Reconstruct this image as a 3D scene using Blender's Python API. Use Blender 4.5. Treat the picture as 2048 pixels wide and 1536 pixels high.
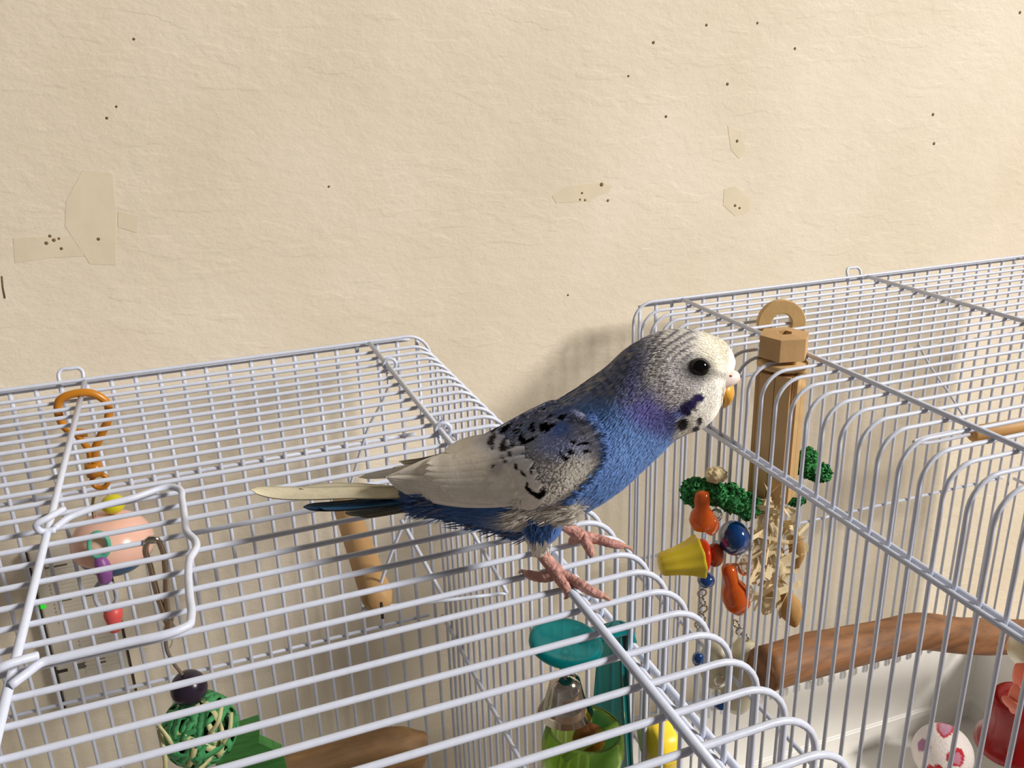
import bpy, math, random
import numpy as np
from mathutils import Matrix, Vector
random.seed(7); RNG = np.random.default_rng(11)
for o in list(bpy.data.objects): bpy.data.objects.remove(o)
scn = bpy.context.scene
S = 0.013                      # one wire pitch of the cage in metres; all coordinates below are in pitches

# ---------------------------------------------------------------- camera
FPX, YAW, PITCH, ROLL = 1729.78, 0.357958, 0.345374, -0.030675
CAM = np.array([-7.7138, -40.2789, 12.3780])
_f = np.array([math.sin(YAW)*math.cos(PITCH), math.cos(YAW)*math.cos(PITCH), -math.sin(PITCH)])
_r0 = np.array([math.cos(YAW), -math.sin(YAW), 0.0]); _u0 = np.cross(_r0, _f)
_r = math.cos(ROLL)*_r0 + math.sin(ROLL)*_u0; _u = -math.sin(ROLL)*_r0 + math.cos(ROLL)*_u0
RM = np.array([_r, _u, _f])
cd = bpy.data.cameras.new('camera'); cam = bpy.data.objects.new('camera', cd); scn.collection.objects.link(cam)
cd.sensor_width = 36.0; cd.lens = FPX/2048*36; cd.clip_start = 0.01
m4 = Matrix(((_r[0], _u[0], -_f[0], CAM[0]*S), (_r[1], _u[1], -_f[1], CAM[1]*S), (_r[2], _u[2], -_f[2], CAM[2]*S), (0, 0, 0, 1)))
cam.matrix_world = m4; scn.camera = cam
scn.view_settings.view_transform = 'Standard'; scn.view_settings.look = 'None'
scn.view_settings.gamma = 1; scn.view_settings.use_curve_mapping = False
scn.view_settings.exposure = 0.0

# ---------------------------------------------------------------- world and lamp
w = bpy.data.worlds.new('room_light'); scn.world = w; w.use_nodes = True
w.node_tree.nodes['Background'].inputs[0].default_value = (1.0, 0.93, 0.86, 1)
w.node_tree.nodes['Background'].inputs[1].default_value = 0.10
def area(name, pos, target, size, energy, col):
    l = bpy.data.lights.new(name, 'AREA'); l.shape = 'DISK'; l.size = size; l.energy = energy; l.color = col
    o = bpy.data.objects.new(name, l); scn.collection.objects.link(o)
    o.location = pos; o.rotation_euler = (Vector(target)-Vector(pos)).to_track_quat('-Z', 'Y').to_euler()
    return o
area('room_lamp', (2.62, -2.35, 1.90), (0.1, -0.1, -0.05), 0.78, 198, (1.0, 0.955, 0.905))

# ---------------------------------------------------------------- helpers
def ray(x, y): return RM.T @ np.array([(x-1024)/FPX, (768-y)/FPX, 1.0])
def on(x, y, ax, val):
    d = ray(x, y); return CAM + (val-CAM[ax])/d[ax]*d
def proj(X):
    v = (np.asarray(X, float)-CAM) @ RM.T
    return np.stack([1024+FPX*v[..., 0]/v[..., 2], 768-FPX*v[..., 1]/v[..., 2]], -1)
def ppp(X): return FPX/float(RM[2] @ (np.asarray(X)-CAM))        # pixels per pitch at a point
def lin(c): 
    c = np.asarray(c, float)/255.0
    return np.where(c <= 0.04045, c/12.92, ((c+0.055)/1.055)**2.4)
def mesh(name, V, F, cols=None, smooth=True):
    me = bpy.data.meshes.new(name)
    me.from_pydata((np.asarray(V, float)*S).tolist(), [], [list(map(int, f)) for f in F]); 
    if smooth: me.polygons.foreach_set('use_smooth', [True]*len(me.polygons))
    if cols is not None:
        a = me.color_attributes.new('Col', 'FLOAT_COLOR', 'POINT')
        c = np.ones((len(V), 4)); c[:, :3] = cols; a.data.foreach_set('color', c.ravel())
    me.update(); return me
def ob(name, me, mt, parent=None, loc=None, rot=None):
    o = bpy.data.objects.new(name, me); scn.collection.objects.link(o)
    if mt is not None and len(me.materials) == 0: me.materials.append(mt)
    if parent is not None: o.parent = parent
    if loc is not None: o.location = np.asarray(loc)*S
    if rot is not None: o.rotation_euler = rot
    return o
def tag(o, label, cat, group=None, kind=None):
    o['label'] = label; o['category'] = cat
    if group: o['group'] = group
    if kind: o['kind'] = kind
    return o
def thing(name, label, cat, loc=(0, 0, 0), group=None):
    o = bpy.data.objects.new(name, None); scn.collection.objects.link(o); o.empty_display_size = 0.01
    o.location = np.asarray(loc, float)*S; return tag(o, label, cat, group)
def rel(V, root): return np.asarray(V, float)-np.array(root.location)/S
class MB:
    def __init__(s): s.V = []; s.F = []; s.n = 0; s.C = []
    def add(s, V, F, col=None):
        V = np.asarray(V, float); s.V.append(V)
        s.F += [[i+s.n for i in f] for f in F]; s.n += len(V)
        s.C.append(np.tile(np.asarray(col if col is not None else (1, 1, 1), float), (len(V), 1)) if col is None or np.ndim(col) == 1 else col)
        return s
    def build(s, name, mt, parent=None, origin=None, colors=False, smooth=True):
        V = np.concatenate(s.V)
        if parent is not None: V = rel(V, parent) if parent.type == 'EMPTY' else V
        if origin is not None: V = V-np.asarray(origin)
        o = ob(name, mesh(name, V, s.F, np.concatenate(s.C) if colors else None, smooth), mt, parent)
        return o
def gridF(nu, nv, closed=False, off=0):
    F = []
    for i in range(nu-1):
        for j in range(nv if closed else nv-1):
            a = i*nv+j; b = i*nv+(j+1) % nv
            F.append([off+a, off+b, off+b+nv, off+a+nv])
    return F
def tube(path, r, segs=10, cap=True):
    P = np.asarray(path, float); n = len(P); r = np.broadcast_to(np.asarray(r, float), (n,))
    T = np.gradient(P, axis=0); T /= np.linalg.norm(T, axis=1)[:, None]+1e-12
    up = np.array([0, 0, 1.0]) if abs(T[0][2]) < .9 else np.array([1.0, 0, 0])
    N = np.cross(T[0], up); N /= np.linalg.norm(N); V = []
    for i in range(n):
        N = N-T[i]*(N @ T[i]); N /= np.linalg.norm(N)+1e-12; B = np.cross(T[i], N)
        for k in range(segs):
            a = 2*math.pi*k/segs; V.append(P[i]+r[i]*(math.cos(a)*N+math.sin(a)*B))
    F = gridF(n, segs, True)
    if cap: F += [list(range(segs))[::-1], list(range((n-1)*segs, n*segs))]
    return np.array(V), F
def spline(pts, n):
    P = np.asarray(pts, float); d = np.r_[0, np.cumsum(np.linalg.norm(np.diff(P, axis=0), axis=1))]
    t = np.linspace(0, d[-1], n); m = len(P); out = np.empty((n, P.shape[1]))
    M = np.gradient(P, d, axis=0) if m > 2 else np.tile((P[-1]-P[0])/d[-1], (m, 1))
    for q, x in enumerate(t):
        i = min(max(np.searchsorted(d, x)-1, 0), m-2); h = d[i+1]-d[i]; u = (x-d[i])/h
        out[q] = (2*u**3-3*u*u+1)*P[i]+(u**3-2*u*u+u)*h*M[i]+(-2*u**3+3*u*u)*P[i+1]+(u**3-u*u)*h*M[i+1]
    return out
def axes(d):
    d = np.asarray(d, float); d = d/np.linalg.norm(d)
    up = np.array([0, 0, 1.0]) if abs(d[2]) < .95 else np.array([1.0, 0, 0])
    a = np.cross(up, d); a /= np.linalg.norm(a); b = np.cross(d, a); return a, b, d
def lathe(c, d, prof, segs=28, flute=0, nf=10, ph=0.0):
    a, b, d = axes(d); V = []; c = np.asarray(c, float)
    for r, h in prof:
        for k in range(segs):
            t = 2*math.pi*k/segs+ph; rr = r*(1+flute*math.cos(nf*t)); V.append(c+d*h+rr*(math.cos(t)*a+math.sin(t)*b))
    F = gridF(len(prof), segs, True)
    if prof[0][0] > 1e-4: F.append(list(range(segs))[::-1])
    if prof[-1][0] > 1e-4: F.append(list(range((len(prof)-1)*segs, len(prof)*segs)))
    return np.array(V), F
def ball(c, r, nu=16, nv=24, d=(0, 0, 1), noise=0, seed=0):
    r = np.broadcast_to(np.asarray(r, float), (3,)); a, b, d = axes(d); V = []
    rg = np.random.default_rng(seed); ph = rg.uniform(0, 6.28, 12)
    for i in range(nu+1):
        t = math.pi*i/nu
        for j in range(nv):
            p = 2*math.pi*j/nv; x, y, z = math.sin(t)*math.cos(p), math.sin(t)*math.sin(p), math.cos(t)
            k = 1+noise*(math.sin(5*x+ph[0])*math.sin(6*y+ph[1])+.7*math.sin(11*z+ph[2])*math.sin(9*x+ph[3])+.5*math.sin(17*y+ph[4]+6*z))
            V.append(np.asarray(c)+k*(r[0]*x*a+r[1]*y*b+r[2]*z*d))
    return np.array(V), gridF(nu+1, nv, True)
def torus(c, d, R, r, n=24, m=10, sx=1.0):
    a, b, d = axes(d); V = []
    for i in range(n):
        t = 2*math.pi*i/n
        for k in range(m):
            s = 2*math.pi*k/m; q = (R+r*math.cos(s)); V.append(np.asarray(c)+q*math.cos(t)*a*sx+q*math.sin(t)*b+r*math.sin(s)*d)
    F = []
    for i in range(n):
        for k in range(m): F.append([i*m+k, ((i+1) % n)*m+k, ((i+1) % n)*m+(k+1) % m, i*m+(k+1) % m])
    return np.array(V), F
def box(c, h, ax=None):
    c = np.asarray(c, float); A = np.eye(3) if ax is None else np.array(ax)
    V = [c+x*h[0]*A[0]+y*h[1]*A[1]+z*h[2]*A[2] for x in (-1, 1) for y in (-1, 1) for z in (-1, 1)]
    return np.array(V), [[0, 1, 3, 2], [4, 6, 7, 5], [0, 4, 5, 1], [2, 3, 7, 6], [0, 2, 6, 4], [1, 5, 7, 3]]
def bevel(o, wd=0.0006, seg=2):
    b = o.modifiers.new('bevel', 'BEVEL'); b.width = wd; b.segments = seg; b.limit_method = 'ANGLE'; return o

# ---------------------------------------------------------------- materials
MATS = {}
def mat(name, col, rough=.5, var=.08, scale=60, bump=0.0, bscale=200, trans=0.0, metal=0.0, sheen=0.0, ior=1.45, vcol=False, emit=None, stretch=None, spec=.5, sss=0):
    if name in MATS: return MATS[name]
    m = bpy.data.materials.new(name); m.use_nodes = True; nt = m.node_tree; b = nt.nodes['Principled BSDF']; L = nt.links.new
    tc = nt.nodes.new('ShaderNodeTexCoord'); co = tc.outputs['Object']
    if stretch:
        mp = nt.nodes.new('ShaderNodeMapping'); mp.inputs['Scale'].default_value = stretch; L(co, mp.inputs[0]); co = mp.outputs[0]
    nz = nt.nodes.new('ShaderNodeTexNoise'); nz.inputs['Scale'].default_value = scale; nz.inputs['Detail'].default_value = 5; L(co, nz.inputs['Vector'])
    mr = nt.nodes.new('ShaderNodeMapRange'); mr.inputs[1].default_value = .3; mr.inputs[2].default_value = .7
    mr.inputs[3].default_value = 1-var; mr.inputs[4].default_value = 1+var; L(nz.outputs['Fac'], mr.inputs[0])
    mx = nt.nodes.new('ShaderNodeMix'); mx.data_type = 'RGBA'; mx.blend_type = 'MULTIPLY'; mx.inputs[0].default_value = 1
    if vcol:
        at = nt.nodes.new('ShaderNodeAttribute'); at.attribute_name = 'Col'; L(at.outputs['Color'], mx.inputs[6])
    else: mx.inputs[6].default_value = (*lin(col), 1)
    L(mr.outputs[0], mx.inputs[7]); L(mx.outputs[2], b.inputs['Base Color'])
    b.inputs['Roughness'].default_value = rough; b.inputs['Metallic'].default_value = metal; b.inputs['IOR'].default_value = ior
    b.inputs['Transmission Weight'].default_value = trans; b.inputs['Specular IOR Level'].default_value = spec
    if sheen: b.inputs['Sheen Weight'].default_value = sheen; b.inputs['Sheen Roughness'].default_value = .5
    if sss:
        b.inputs['Subsurface Weight'].default_value = sss; b.inputs['Subsurface Scale'].default_value = .002
    if bump:
        n2 = nt.nodes.new('ShaderNodeTexNoise'); n2.inputs['Scale'].default_value = bscale; n2.inputs['Detail'].default_value = 6; L(co, n2.inputs['Vector'])
        bp = nt.nodes.new('ShaderNodeBump'); bp.inputs['Strength'].default_value = bump; bp.inputs['Distance'].default_value = .001
        L(n2.outputs['Fac'], bp.inputs['Height']); L(bp.outputs[0], b.inputs['Normal'])
    if emit:
        b.inputs['Emission Color'].default_value = (*lin(emit[0]), 1); b.inputs['Emission Strength'].default_value = emit[1]
    MATS[name] = m; return m
M_WIRE = mat('pale_blue_coated_wire', (206, 212, 228), .34, .03, 300, .05, 900)
M_WOOD = mat('light_wood', (196, 160, 110), .6, .14, 40, .25, 300, stretch=(1, 1, .15))
M_BARK = mat('stripped_branch_wood', (142, 99, 64), .62, .4, 150, .8, 260, stretch=(.10, 1, 1))
M_PEACH = mat('peach_plastic', (240, 192, 172), .22, .02); M_TEALR = mat('mint_plastic', (95, 175, 150), .35, .04)
M_TRAY = mat('white_tray_plastic', (240, 238, 232), .4, .03, 20)
M_CHROME = mat('chrome', (190, 180, 165), .12, .05, 30, metal=1.0)
M_AMBER = mat('amber_plastic', (190, 122, 34), .28, .06)
M_SHRED = mat('shredded_paper', (222, 202, 160), .85, .2, 90, .4, 300)
M_LOOF = mat('green_loofah', (66, 152, 84), .95, .45, 500, 1.0, 700)
M_RAFF = mat('green_raffia', (72, 156, 96), .6, .25, 120, .3, 500)
M_RAFFP = mat('pale_raffia', (206, 204, 150), .6, .2, 120, .3, 500)

# ---------------------------------------------------------------- wall, floor
WY = 3.6
def wall_material():
    m = bpy.data.materials.new('cream_wallpaper'); m.use_nodes = True; nt = m.node_tree; b = nt.nodes['Principled BSDF']; L = nt.links.new
    tc = nt.nodes.new('ShaderNodeTexCoord'); co = tc.outputs['Object']
    def noise(sc, det, rough=.55, strv=None):
        n = nt.nodes.new('ShaderNodeTexNoise'); n.inputs['Scale'].default_value = sc; n.inputs['Detail'].default_value = det; n.inputs['Roughness'].default_value = rough
        if strv:
            mp = nt.nodes.new('ShaderNodeMapping'); mp.inputs['Scale'].default_value = strv; mp.inputs['Rotation'].default_value = (0, -.5, 0); L(co, mp.inputs[0]); L(mp.outputs[0], n.inputs['Vector'])
        else: L(co, n.inputs['Vector'])
        return n
    n1 = noise(9, 4); rp = nt.nodes.new('ShaderNodeValToRGB')
    rp.color_ramp.elements[0].position = .32; rp.color_ramp.elements[0].color = (*lin((220, 208, 184)), 1)
    rp.color_ramp.elements[1].position = .68; rp.color_ramp.elements[1].color = (*lin((230, 219, 199)), 1)
    L(n1.outputs['Fac'], rp.inputs[0]); L(rp.outputs[0], b.inputs['Base Color'])
    b.inputs['Roughness'].default_value = .62; b.inputs['Specular IOR Level'].default_value = .3
    n2 = noise(85, 7, .62, (1, 1, 1.5)); n3 = noise(30, 3, .5, (.7, 1, 2.0)); n4 = noise(420, 3)
    r3 = nt.nodes.new('ShaderNodeMapRange'); r3.inputs[1].default_value = .56; r3.inputs[2].default_value = .60; L(n3.outputs['Fac'], r3.inputs[0])
    a1 = nt.nodes.new('ShaderNodeMath'); a1.operation = 'MULTIPLY_ADD'; a1.inputs[1].default_value = .18; L(r3.outputs[0], a1.inputs[0]); L(n2.outputs['Fac'], a1.inputs[2])
    a2 = nt.nodes.new('ShaderNodeMath'); a2.operation = 'MULTIPLY_ADD'; a2.inputs[1].default_value = .16; L(n4.outputs['Fac'], a2.inputs[0]); L(a1.outputs[0], a2.inputs[2])
    bp = nt.nodes.new('ShaderNodeBump'); bp.inputs['Strength'].default_value = .5; bp.inputs['Distance'].default_value = .0013
    L(a2.outputs[0], bp.inputs['Height']); L(bp.outputs[0], b.inputs['Normal'])
    return m
V, F = box((10, WY+4, 10), (130, 4, 60))
wall = ob('wall_back', mesh('wall_back', V, F, smooth=False), wall_material()); wall['kind'] = 'structure'
FLOORZ = -39.0
V, F = box((10, -100, FLOORZ-2), (130, 103, 2))
floor = ob('floor', mesh('floor', V, F, smooth=False), mat('brown_board', (120, 92, 66), .6, .2, 8, .1, 80)); floor['kind'] = 'structure'
M_HOLE = mat('pin_hole_dark', (122, 102, 78), .9, .2)
for k, (x, y, r) in enumerate([(268, 78, 2.4), (1413, 50, 2.6), (1515, 46, 2.4), (1307, 85, 3), (1590, 97, 2.6), (1257, 152, 2.2), (1455, 168, 3), (1332, 233, 2.6), (1474, 282, 3.2),
        (1866, 229, 3), (1868, 287, 3), (1160, 399, 2.2), (1170, 400, 2.4), (1164, 386, 2.4), (1203, 369, 4), (1216, 401, 2.6), (1470, 411, 3), (1479, 416, 2.6), (93, 486, 3.6), (100, 472, 3),
        (108, 480, 3.6), (118, 477, 2.6), (123, 497, 3), (197, 478, 3.2), (214, 236, 2.6), (233, 213, 2.2), (658, 373, 2.2), (1136, 590, 2), (2040, 25, 3)]):
    p = on(x, y, 1, WY); rr = r/ppp(p)
    V, F = lathe(p, (0, -1, 0), [(rr*.2, .022), (rr, .019), (rr*1.15, -.02)], 10)
    ob('pin_hole', mesh('pin_hole', V, F), M_HOLE, wall)
M_TAPE = mat('old_tape_residue', (221, 208, 181), .5, .04, 60, .1, 200)
for poly in [[(165, 340), (225, 346), (232, 420), (232, 530), (180, 528), (130, 452), (132, 404)], [(236, 422), (278, 432), (274, 466), (236, 454)],
             [(26, 476), (140, 470), (170, 512), (96, 516), (30, 526)],
             [(1104, 392), (1130, 374), (1200, 364), (1224, 372), (1216, 386), (1196, 392), (1180, 402), (1112, 406)],
             [(1448, 378), (1470, 372), (1500, 398), (1498, 424), (1470, 432), (1446, 410)],
             [(1455, 252), (1480, 262), (1492, 300), (1478, 318), (1462, 300)]]:
    P = np.array([on(x, y, 1, WY) for x, y in poly]); n = len(P)
    V = np.concatenate([P-[0, .012, 0], P]); F = [list(range(n))]+[[i, (i+1) % n, n+(i+1) % n, n+i] for i in range(n)]
    ob('tape_mark', mesh('tape_mark', V, F, smooth=False), M_TAPE, wall)
P = [on(x, y, 1, WY-.01) for x, y in ((4, 552), (6, 575), (10, 596))]
V, F = tube(P, .035, 6); ob('scratch_mark', mesh('scratch_mark', V, F), M_HOLE, wall)

# ---------------------------------------------------------------- cages
RW, RR = 0.082, 0.112          # wire and rod radii
HW, NW, ZB = 15.67, 33, -30.0  # half width, number of top wires, lower end of the wires
def bent_wire():
    r = 1.15; P = [(-HW, 0, ZB), (-HW, 0, -r)]
    P += [(-HW+r-r*math.cos(t), 0, -r+r*math.sin(t)) for t in np.linspace(.15, math.pi/2, 8)]
    P += [(x, 0, 0) for x in np.linspace(-HW+r+1, HW-r-1, 12)]
    P += [(HW-r+r*math.sin(t), 0, -r+r*math.cos(t)) for t in np.linspace(0, math.pi/2-.15, 8)] + [(HW, 0, -r), (HW, 0, ZB)]
    return tube(P, RW, 10)
V, F = bent_wire(); ME_TOP = mesh('top_wire', V, F); ME_TOP.materials.append(M_WIRE)
V, F = tube([(0, 0, .1), (0, 0, -10), (0, 0, ZB)], RW*1.18, 8); ME_VERT = mesh('upright_wire', V, F); ME_VERT.materials.append(M_WIRE)
V, F = tube([(-HW+.9, 0, 0), (0, 0, 0), (HW-.9, 0, 0)], RR*.9, 10); ME_RAILX = mesh('long_rail', V, F); ME_RAILX.materials.append(M_WIRE)
V, F = tube([(0, .25, 0), (0, -10, 0), (0, -NW+.8, 0)], RR, 10); ME_ROD = mesh('cross_rod', V, F); ME_ROD.materials.append(M_WIRE)
DY1 = {17: -.10, 18: -.15, 19: -.15, 20: -.11, 21: -.07, 22: -.05, 26: .06}
def cage(cx, y0, z0, th, label, dy):
    root = thing('bird_cage', label, 'bird cage', (cx, y0, FLOORZ), None)
    body = root; Z = z0-FLOORZ
    for k in range(NW):
        ob('top_wire', ME_TOP, None, body, (0, -k+dy.get(k, 0), Z+(.25 if k == 0 else 0)))
    for x in (-12.67, 0, 12.67): ob('cross_rod', ME_ROD, None, body, (x, 0, Z+RW+RR-.02))
    nb = 30
    for k in range(nb+1):
        x = -HW+.55+k*(2*HW-1.1)/nb
        ob('back_wire', ME_VERT, None, body, (x, .34, Z-.1))
        ob('front_wire', ME_VERT, None, body, (x, -NW+.66, Z-.1))
    for z in (-.05, -5.2, -16.3, -28.5):
        ob('back_rail', ME_RAILX, None, body, (0, .5, Z+z))
        ob('front_rail', ME_RAILX, None, body, (0, -NW+.5, Z+z))
    for s in (-1, 1):
        for z in (-4.05, -16.4, -28.5):
            for dx in ((0.17, -0.17) if z > -5 else (-.17,)):
                o = ob('side_rail', ME_ROD, None, body, (s*(HW+dx), 0, Z+z))
    # plastic tray with a moulded step round its wall
    def ringp(hx, yb, yf, z): return [(-hx, yf, z), (hx, yf, z), (hx, yb, z), (-hx, yb, z)]
    yb, yf = .75, -NW+.25; lv = []
    for ins, z in [(-.35, -29.4), (-.35, -30.2), (-.1, -30.3), (-.1, -38.6), (-.1, -38.9), (.2, -38.0), (.2, -36.4), (.42, -36.3), (.42, -35.7), (.2, -35.6), (.05, -30.0), (-.35, -29.4)]:
        lv += ringp(HW+.2-ins, yb-ins, yf+ins, Z+z)
    n = 12; F = gridF(n, 4, True); F.append([16, 19, 18, 17]); F.append([20, 21, 22, 23])
    bevel(ob('tray', mesh('tray', np.array(lv), F, smooth=False), M_TRAY, root), .0008)
    # wire clip over the rear edge beside the middle rod
    P = spline([(-1.05, .3, Z-.4), (-1.05, .45, Z+.2), (-1.03, .58, Z+.5), (-.95, .64, Z+.6), (-.55, .64, Z+.64), (-.2, .64, Z+.6), (-.1, .58, Z+.5), (-.08, .45, Z+.2), (-.08, .3, Z-.2)], 44)
    V, F = tube(P, RW, 8); ob('edge_clip', mesh('edge_clip', V, F), M_WIRE, root)
    root.rotation_euler = (0, 0, th); return root
cage1 = cage(-12.67, 0, 0, 0, 'pale blue wire bird cage with the budgie standing on its top', DY1)
TH2 = -0.02662
_c2 = np.array([17.7515, .36594]) + np.array([math.cos(TH2), math.sin(TH2)])*12.705
cage2 = cage(_c2[0], _c2[1], .014, TH2, 'pale blue wire bird cage holding the wooden bolt toy and felt ball', {})
# wire access hatch lying on the near cage
def zp(x, y, z): return on(x, y, 2, z)
mb = MB()
fr = [zp(128, 1018, .62), zp(96, 1036, .66), zp(72, 1050, .55), zp(80, 1062, .3), zp(112, 1060, .22)]
mb.add(*tube(spline(fr, 22), .1, 8))
fr = [zp(108, 1058, .22), zp(135, 1037, .3), zp(170, 1022, .35), zp(262, 997, .35), zp(345, 974, .35), zp(358, 978, .35), zp(364, 1000, .35), zp(370, 1040, .35), zp(374, 1064, .35), zp(392, 1084, .35), zp(393, 1094, .35), zp(380, 1118, .35), zp(377, 1140, .35), zp(379, 1190, .35), zp(382, 1236, .35), zp(378, 1250, .35), zp(362, 1258, .35), zp(250, 1286, .35), zp(120, 1316, .35), zp(84, 1325, .35), zp(52, 1348, .35), zp(20, 1372, .3)]
mb.add(*tube(spline(fr, 150), .105, 10))
fr = [zp(76, 1311, .55), zp(40, 1321, .62), zp(0, 1336, .62), zp(-20, 1350, .45), zp(-14, 1366, .25)]
mb.add(*tube(spline(fr, 24), .1, 8))
V = np.concatenate(mb.V)-np.array([-12.67, 0, FLOORZ])
ob('hatch_frame', mesh('hatch_frame', V, mb.F), M_WIRE, cage1)

# ---------------------------------------------------------------- budgie
HEAD = math.radians(32.0)
BU = np.array([math.cos(HEAD), -math.sin(HEAD), 0]); BN = np.array([-math.sin(HEAD), -math.cos(HEAD), 0])   # heading, toward near side
BO = np.array([.55, -22.0, 0.2])
def bp_(x, y, n=0.0):            # pixel to the point of the plane n pitches to the near side of the bird's middle plane
    d = ray(x, y); t = ((BO+BN*n-CAM) @ BN)/(d @ BN); return CAM+t*d
def bpv(XY, n):
    XY = np.asarray(XY, float); d = np.stack([(XY[:, 0]-1024)/FPX, (768-XY[:, 1])/FPX, np.ones(len(XY))], 1) @ RM
    t = ((BO-CAM) @ BN+np.asarray(n))/(d @ BN); return CAM+t[:, None]*d
_h = RNG.random((256, 256))
def vnoise(x, y):
    xi = np.floor(x).astype(int); yi = np.floor(y).astype(int); fx = x-xi; fy = y-yi; fx = fx*fx*(3-2*fx); fy = fy*fy*(3-2*fy)
    g = lambda a, b: _h[a % 256, b % 256]
    return (g(xi, yi)*(1-fx)+g(xi+1, yi)*fx)*(1-fy)+(g(xi, yi+1)*(1-fx)+g(xi+1, yi+1)*fx)*fy
def sm(x, a, b):
    t = np.clip((x-a)/(b-a), 0, 1); return t*t*(3-2*t)
def mixc(c, col, w): return c*(1-w[:, None])+np.asarray(lin(col))[None]*w[:, None]
def ell(x, y, cx, cy, rx, ry, ang=0, soft=.35):
    a = math.radians(ang); dx = x-cx; dy = y-cy; u = (dx*math.cos(a)+dy*math.sin(a))/rx; v = (-dx*math.sin(a)+dy*math.cos(a))/ry
    return 1-sm(np.sqrt(u*u+v*v), 1-soft, 1+soft)
def plumage(XY):
    x = XY[:, 0]; y = XY[:, 1]; n = len(x)
    q = x*.83-y*.55; p = x*.55+y*.83                      # along and across the body axis
    ns = vnoise(q*.09, p*.30); nf = vnoise(x*.35, y*.35)
    c = np.tile(lin((108, 146, 210)), (n, 1))
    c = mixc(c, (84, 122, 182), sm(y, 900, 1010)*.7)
    c = mixc(c, (120, 160, 220), ell(x, y, 1260, 880, 90, 45, -35, .8)*.5)
    # belly and vent
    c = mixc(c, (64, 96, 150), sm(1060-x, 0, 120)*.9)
    c = mixc(c, (216, 206, 190), ell(x, y, 1105, 1030, 62, 26, -16, .6)*.95)
    c = mixc(c, (196, 190, 178), ell(x, y, 1030, 1052, 46, 16, 10, .7)*.55)
    c = mixc(c, (70, 106, 166), ell(x, y, 1085, 1062, 26, 16, 0, .5)*.9)
    # violet neck and cheek side
    c = mixc(c, (122, 116, 190), ell(x, y, 1305, 808, 66, 46, 25, .55)*.9)
    c = mixc(c, (84, 84, 146), ell(x, y, 1322, 852, 34, 20, 30, .7)*.6)
    # mantle: blue grey with small dark bars
    back = sm(-(y-(847-(x-1000)*.52))+62+sm(x, 1150, 1300)*60, 0, 55)*(1-sm(x, 1290, 1330))
    c = mixc(c, (128, 134, 162), back*.9)
    bar = .5+.5*np.sin(q*.36+2.2*vnoise(p*.06, q*.04)); bar2 = sm(bar*.7+vnoise(q*.16, p*.22)*.6, .62, .9)
    c = mixc(c, (78, 80, 104), back*bar2*.8)
    c = mixc(c, (196, 190, 176), back*sm(vnoise(q*.1+40, p*.16), .58, .8)*.55)
    # head
    head = sm(x+ (y-760)*.25, 1255, 1310)*(1-sm(y-(x-1290)*.0, 800, 830))
    head = head*(1-ell(x, y, 1290, 812, 44, 46, 20, .4))
    c = mixc(c, (204, 200, 200), head)
    patch = ell(x, y, 1282, 738, 15, 52, 24, .7); c = mixc(c, (92, 98, 158), patch*.7)
    rr = np.hypot((x-1420)*1.0, (y-800)*.9)
    st = .5+.5*np.sin(rr*.50+1.6*vnoise(x*.05, y*.05)); stm = sm(st, .45, .85)
    cap = head*sm(765-y+(1330-x)*.25, 0, 40)*(1-sm(x+(y-700)*.12, 1372, 1412))
    c = mixc(c, (108, 106, 114), cap*stm*.9); c = mixc(c, (240, 234, 222), cap*(1-stm)*.55)
    c = mixc(c, (236, 230, 230), ell(x, y, 1345, 765, 42, 44, 0, .5)*.8*(.55+.45*ns))
    c = mixc(c, (150, 144, 150), ell(x, y, 1345, 765, 42, 44, 0, .5)*sm(nf, .55, .85)*.5)
    mask = np.maximum(sm(x-(y-730)*.10, 1392, 1420)*(1-sm(y, 770, 800)), sm(x+(y-790)*.55, 1385, 1404)*sm(y, 760, 782))
    mask = np.maximum(mask, sm(x-(1345+ (880-y)*.15), 0, 16)*sm(y, 828, 842)); mask *= 1-sm(y-(868-(x-1365)*.15), 0, 14)
    c = mixc(c, (255, 252, 242), mask)
    c = mixc(c, (250, 243, 222), ell(x, y, 1440, 700, 46, 48, 0, .4)*.9)
    # eye surround
    c = mixc(c, (60, 58, 56), ell(x, y, 1397, 739, 31, 24, 0, .55)*.9)
    c = mixc(c, (120, 114, 108), ell(x, y, 1436, 748, 26, 7, 14, .8)*.5)
    # cheek patch and throat spots
    for a in ((1378, 812, 22, 11, -32), (1398, 796, 12, 9, -10), (1376, 824, 9, 8, 0)): c = mixc(c, (46, 36, 88), ell(x, y, *a, .25))
    for a in ((1367.5, 848, 10, 12, 15), (1400, 842, 5.5, 9, 15), (1393.5, 858, 7.5, 5.5, -30), (1392, 819, 3, 3.5, 0)): c = mixc(c, (18, 15, 14), ell(x, y, *a, .2))
    return c*(.94+.12*ns[:, None])
ST = np.array([  # top px, bottom px, half width
 (772, 982, 772, 1006, .18), (800, 972, 800, 1016, .38), (870, 912, 862, 1030, .85), (950, 881, 940, 1044, 1.22), (1020, 846, 1020, 1058, 1.5), (1080, 810, 1090, 1056, 1.66), (1132, 779, 1150, 1036, 1.72),
 (1175, 750, 1205, 1010, 1.66), (1210, 724, 1250, 980, 1.55), (1240, 697, 1292, 942, 1.4), (1265, 680, 1326, 910, 1.3), (1296, 664, 1352, 884, 1.25), (1330, 653, 1378, 871, 1.25), (1365, 650, 1402, 862, 1.22),
 (1400, 656, 1424, 845, 1.1), (1430, 666, 1440, 818, .95), (1452, 681, 1444, 799, .68), (1466, 701, 1450, 776, .44), (1472, 721, 1460, 752, .2)])
SS = spline(ST/np.array([1, 1, 1, 1, .01]), 170)*np.array([1, 1, 1, 1, .01])
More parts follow.
